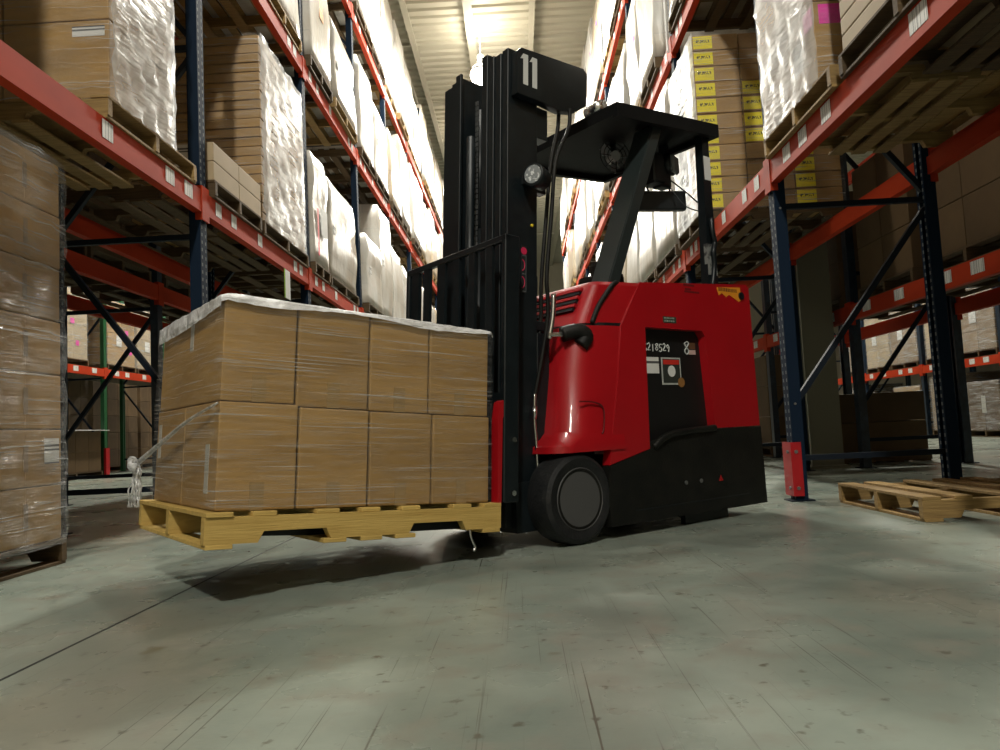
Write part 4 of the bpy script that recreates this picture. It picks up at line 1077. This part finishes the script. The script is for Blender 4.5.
# brackets, hoses and fittings on the mast side
for a in ((.185, .26, MC-.275, MC-.20, 1.9, 2.06), (.185, .25, MC-.275, MC-.22, 1.62, 1.75), (.19, .30, MC-.27, MC-.2, .93, .98), (.19, .27, MC-.275, MC-.2, .35, .92)):
    bm = B(); box2(bm, *a, .004); sub('hose_bracket', bm, BLK, mast)
for k, (y, du) in enumerate(((MC-.33, 0), (MC-.28, .03))):
    bm = B(); tube(bm, [(.36-du, y, 2.08), (.35-du, y, 1.97), (.265+du*.3, y, 1.78), (.235+du*.3, y, 1.5), (.205+du*.3, y, 1.2), (.22, y+.01, 1.08), (.225, y+.02, .97), (.20, y+.03, .80), (.17, y+.05, .6)], .010, 8); sub('hydraulic_hose', bm, BLKP, mast, True)
bm = B(); tube(bm, [(.235, MC-.345, 1.10), (.225, MC-.35, .99), (.205, MC-.345, .88)], .013, 10); o = sub('hose_sleeve', bm, CHR, mast, True); o['label'] = 'silver sleeve on the hose'
bm = B(); tube(bm, [(.155, MC-.30, .62), (.152, MC-.30, .5), (.165, MC-.30, .38), (.175, MC-.30, .2)], .008, 8); cyl(bm, (.155, MC-.30, .56), (.152, MC-.30, .50), .012, 10); o = sub('chrome_rod', bm, CHR, mast, True); o['label'] = 'thin chrome rod beside the mast foot'
bm = B(); bmesh.ops.create_uvsphere(bm, u_segments=10, v_segments=6, radius=.008, matrix=Matrix.Translation((.15, MC-.285, 1.44))); sub('yellow_cap', bm, mat('yellow_cap', (.8, .6, .02), .5), mast)
# black tilt handle beside the hood
bm = B(); tube(bm, [(1.69, .07, .985), (1.76, .035, 1.0), (1.80, .02, .975), (1.77, .03, .93)], .038, 14); o = sub('rubber_bumper', bm, BLKP, T, True)
bm = B(); cyl(bm, (1.62, .09, .985), (1.72, .055, .985), .012, 10); o = sub('tilt_pin', bm, CHR, T)

# --- load backrest, carriage and forks
car = link('carriage', None, T); car.matrix_local = Matrix.Translation((1.238, 0, .235)) @ Matrix.Rotation(math.radians(4.0), 4, 'Y')
HB = 1.185
bm = B(); box2(bm, 0, .082, -.002, .03, 0, HB, .004); sub('side_plate', bm, BLK, car); bm = B(); box2(bm, 0, .082, .84, .87, .0, HB, .004); sub('side_plate', bm, BLK, car)
bm = B(); box2(bm, .0, .03, -.002, .87, HB-.03, HB, .004); sub('top_rail', bm, BLK, car)
for y, w in ((.785, .07), (.672, .06), (.535, .07), (.40, .05), (.27, .05), (.13, .05)):
    bm = B(); box2(bm, .006, .022, y-w/2, y+w/2, .3, HB-.028); sub('backrest_bar', bm, BLK, car)
bm = B(); box2(bm, .02, .07, .03, .84, .05, .15); box2(bm, .02, .07, .03, .84, .38, .48); sub('fork_bar', bm, BLK, car)
for z in (.04, .27):
    bm = B(); cyl(bm, (.05, -.002, z), (.05, -.012, z), .013, 6); sub('bolt', bm, CHR, car)
bm = B(); prism(bm, [(-.028, .0), (-.008, .0), (-.004, .36), (.012, .40), (.0, .44), (-.018, .43), (-.03, .36)], 'y', .004, .05); o = sub('red_side_bracket', bm, RED, car); o['label'] = 'red bracket beside the carriage'
for y in (.20, .68):
    bm = B(); box2(bm, -.03, .012, y-.05, y+.05, -.115, .5, .003)
    prism(bm, [(-1.10, -.082), (-1.10, -.094), (-.6, -.112), (.012, -.115), (.012, -.075), (-.6, -.075)], 'y', y-.05, y+.05); sub('fork', bm, BLK, car)
# --- overhead guard
bm = B()
gz = lambda u: 2.175+(u-2.08)*.07
def slab(u0, u1, y0, y1, zt, t): prism(bm, [(u0, gz(u0)+zt), (u1, gz(u1)+zt), (u1, gz(u1)+zt-t), (u0, gz(u0)+zt-t)], 'y', y0, y1)
slab(2.08, 2.93, W0, .02, .02, .075); slab(2.08, 2.93, W1-.035, W1, .02, .075)
slab(2.08, 2.12, .02, W1-.035, .02, .06); slab(2.89, 2.93, .02, W1-.035, .02, .075)
slab(2.12, 2.89, .02, W1-.035, .012, .035)
guard = sub('overhead_guard', bm, BLKM, T)
for y0 in (.04,):
    bm = B(); prism(bm, [(1.995, 1.25), (2.075, 1.25), (2.50, 2.17), (2.42, 2.17)], 'y', y0, y0+.14); bmesh.ops.bevel(bm, geom=bm.edges[:], offset=.006, segments=2, affect='EDGES'); sub('front_pillar', bm, mat('lit_teal_black', (.022, .030, .030), .38, spec=.5), T)  # black lifted in colour for the light on the pillar front
    bm = B(); prism(bm, [(2.81, 1.28), (2.90, 1.28), (2.90, 2.2), (2.84, 2.2)], 'y', y0, y0+.05); rp = sub('rear_pillar', bm, BLK, T)
    if y0 < .1:
        bm = B(); box2(bm, 2.842, 2.90, y0-.0025, y0-.0005, 1.93, 2.07); sub('paper_tag', bm, PAPER, rp)
        bm = B(); box2(bm, 2.815, 2.895, y0-.004, y0+.02, 1.37, 1.55); sub('taped_sheet', bm, mat('grey_tape', (.22, .23, .22), .35, noise=(30, (.06, .06, .06), .5, .6)), rp)
        bm = B(); tube(bm, [(2.86, y0-.012, 1.70), (2.85, y0-.02, 1.62), (2.875, y0-.012, 1.56), (2.85, y0-.018, 1.5), (2.86, y0-.01, 1.42), (2.83, y0-.01, 1.30)], .016, 8); sub('cable_bundle', bm, BLK, rp, True)
bm = B(); cyl(bm, (2.13, .13, 2.235), (2.13, .24, 2.235), .04, 20); cyl(bm, (2.13, .17, 2.19), (2.13, .17, 2.235), .02, 12); sub('beacon', bm, CHR, T, True, 'silver beacon on the guard roof')
bm = B(); tube(bm, [(1.10, .06, .14), (1.10, .055, .10), (1.115, .05, .06), (1.105, .05, .045)], .006, 6); sub('dangling_hook', bm, CHR, car if False else T, True)
# devices under the guard
fan = link('cab_fan', None, T); fan.matrix_local = Matrix.Translation((2.45, .36, 2.10)) @ Matrix.Rotation(-.25, 4, 'Z')
bm = B()
for r in (.10, .075, .05):
    lp = [(r*math.cos(2*PI*k/24), 0, r*math.sin(2*PI*k/24)) for k in range(25)]; tube(bm, lp, .0025, 5)
for k in range(8):
    a = 2*PI*k/8; bar(bm, (.03*math.cos(a), -.004, .03*math.sin(a)), (.1*math.cos(a), -.004, .1*math.sin(a)), .004, .004)
part('fan_guard', bm, BLK, fan)
bm = B(); cyl(bm, (0, -.01, 0), (0, .06, 0), .03, 18); part('fan_motor', bm, mat('fan_grey', (.5, .52, .52), .3), fan)
for k in range(3):
    bm = B(); a = 2*PI*k/3+.5; pl = [(.025, -.012), (.05, -.03), (.09, -.028), (.095, .012), (.06, .03), (.025, .012)]
    v1 = [bm.verts.new((p[0]*math.cos(a)-p[1]*math.sin(a), .018+p[1]*.5, p[0]*math.sin(a)+p[1]*math.cos(a))) for p in pl]; v2 = [bm.verts.new(v.co+Vector((0, .002, 0))) for v in v1]
    bm.faces.new(v1); bm.faces.new(v2[::-1])
    for i in range(6): bm.faces.new((v1[i], v2[i], v2[(i+1) % 6], v1[(i+1) % 6]))
    part('fan_blade', bm, mat('fan_blade_grey', (.30, .31, .32), .22), fan)
bm = B(); box2(bm, -.02, .02, .02, .05, .0, .13); part('fan_mount', bm, BLK, fan)
sp = link('rear_lamp', None, T); sp.matrix_local = Matrix.Translation((2.80, .26, 2.08)) @ Matrix.Rotation(.35, 4, 'Z')
bm = B(); lathe(bm, [(.04, .06), (.065, .04), (.07, -.02), (.062, -.03)], 24, 'y'); part('lamp_housing', bm, BLK, sp, True)
bm = B(); box2(bm, -.05, .05, -.05, -.02, -.06, .045, .01); part('lens', bm, mat('grey_lamp_glass', (.16, .18, .19), .2), sp)
bm = B(); box2(bm, -.015, .015, .0, .05, .03, .14); part('bracket', bm, BLK, sp)
bm = B(); box2(bm, 2.62, 2.72, .22, .34, 1.94, 2.12, .01); box2(bm, 2.70, 2.80, .24, .32, 1.93, 2.06, .01); sub('switch_box', bm, BLK, T)
mir = link('mirror', None, T); mir.matrix_local = Matrix.Translation((2.745, .29, 1.855)) @ Matrix.Rotation(-.5, 4, 'Z')
bm = B(); box(bm, (-.02, 0, 0), (.34, .05, .118), .012, None, 2); part('mirror_back', bm, BLK, mir)
bm = B(); tube(bm, [(-.06, 0, .04), (-.08, .0, .1), (-.02, .02, .2)], .006, 6); tube(bm, [(.06, 0, .04), (.05, .0, .1), (.0, .02, .18)], .006, 6); part('mirror_arm', bm, BLK, mir)
bm = B(); tube(bm, [(2.80, .25, 1.98), (2.83, .16, 1.88), (2.855, .06, 1.76)], .005, 6); sub('cable', bm, BLK, T, True)
bm = B(); tube(bm, [(2.74, .22, 1.93), (2.78, .14, 1.79), (2.85, .05, 1.74)], .004, 6); sub('cable', bm, BLK, T, True)
# operator controls in the cab
bm = B(); box2(bm, 2.16, 2.30, .20, .44, 1.25, 1.37, .03, 2); box2(bm, 2.10, 2.24, .16, .28, 1.30, 1.42, .03, 2); sub('control_handle', bm, BLKP, T)
bm = B(); box2(bm, 2.1, 2.3, .10, .8, 1.255, 1.275); sub('dashboard', bm, BLKP, T)
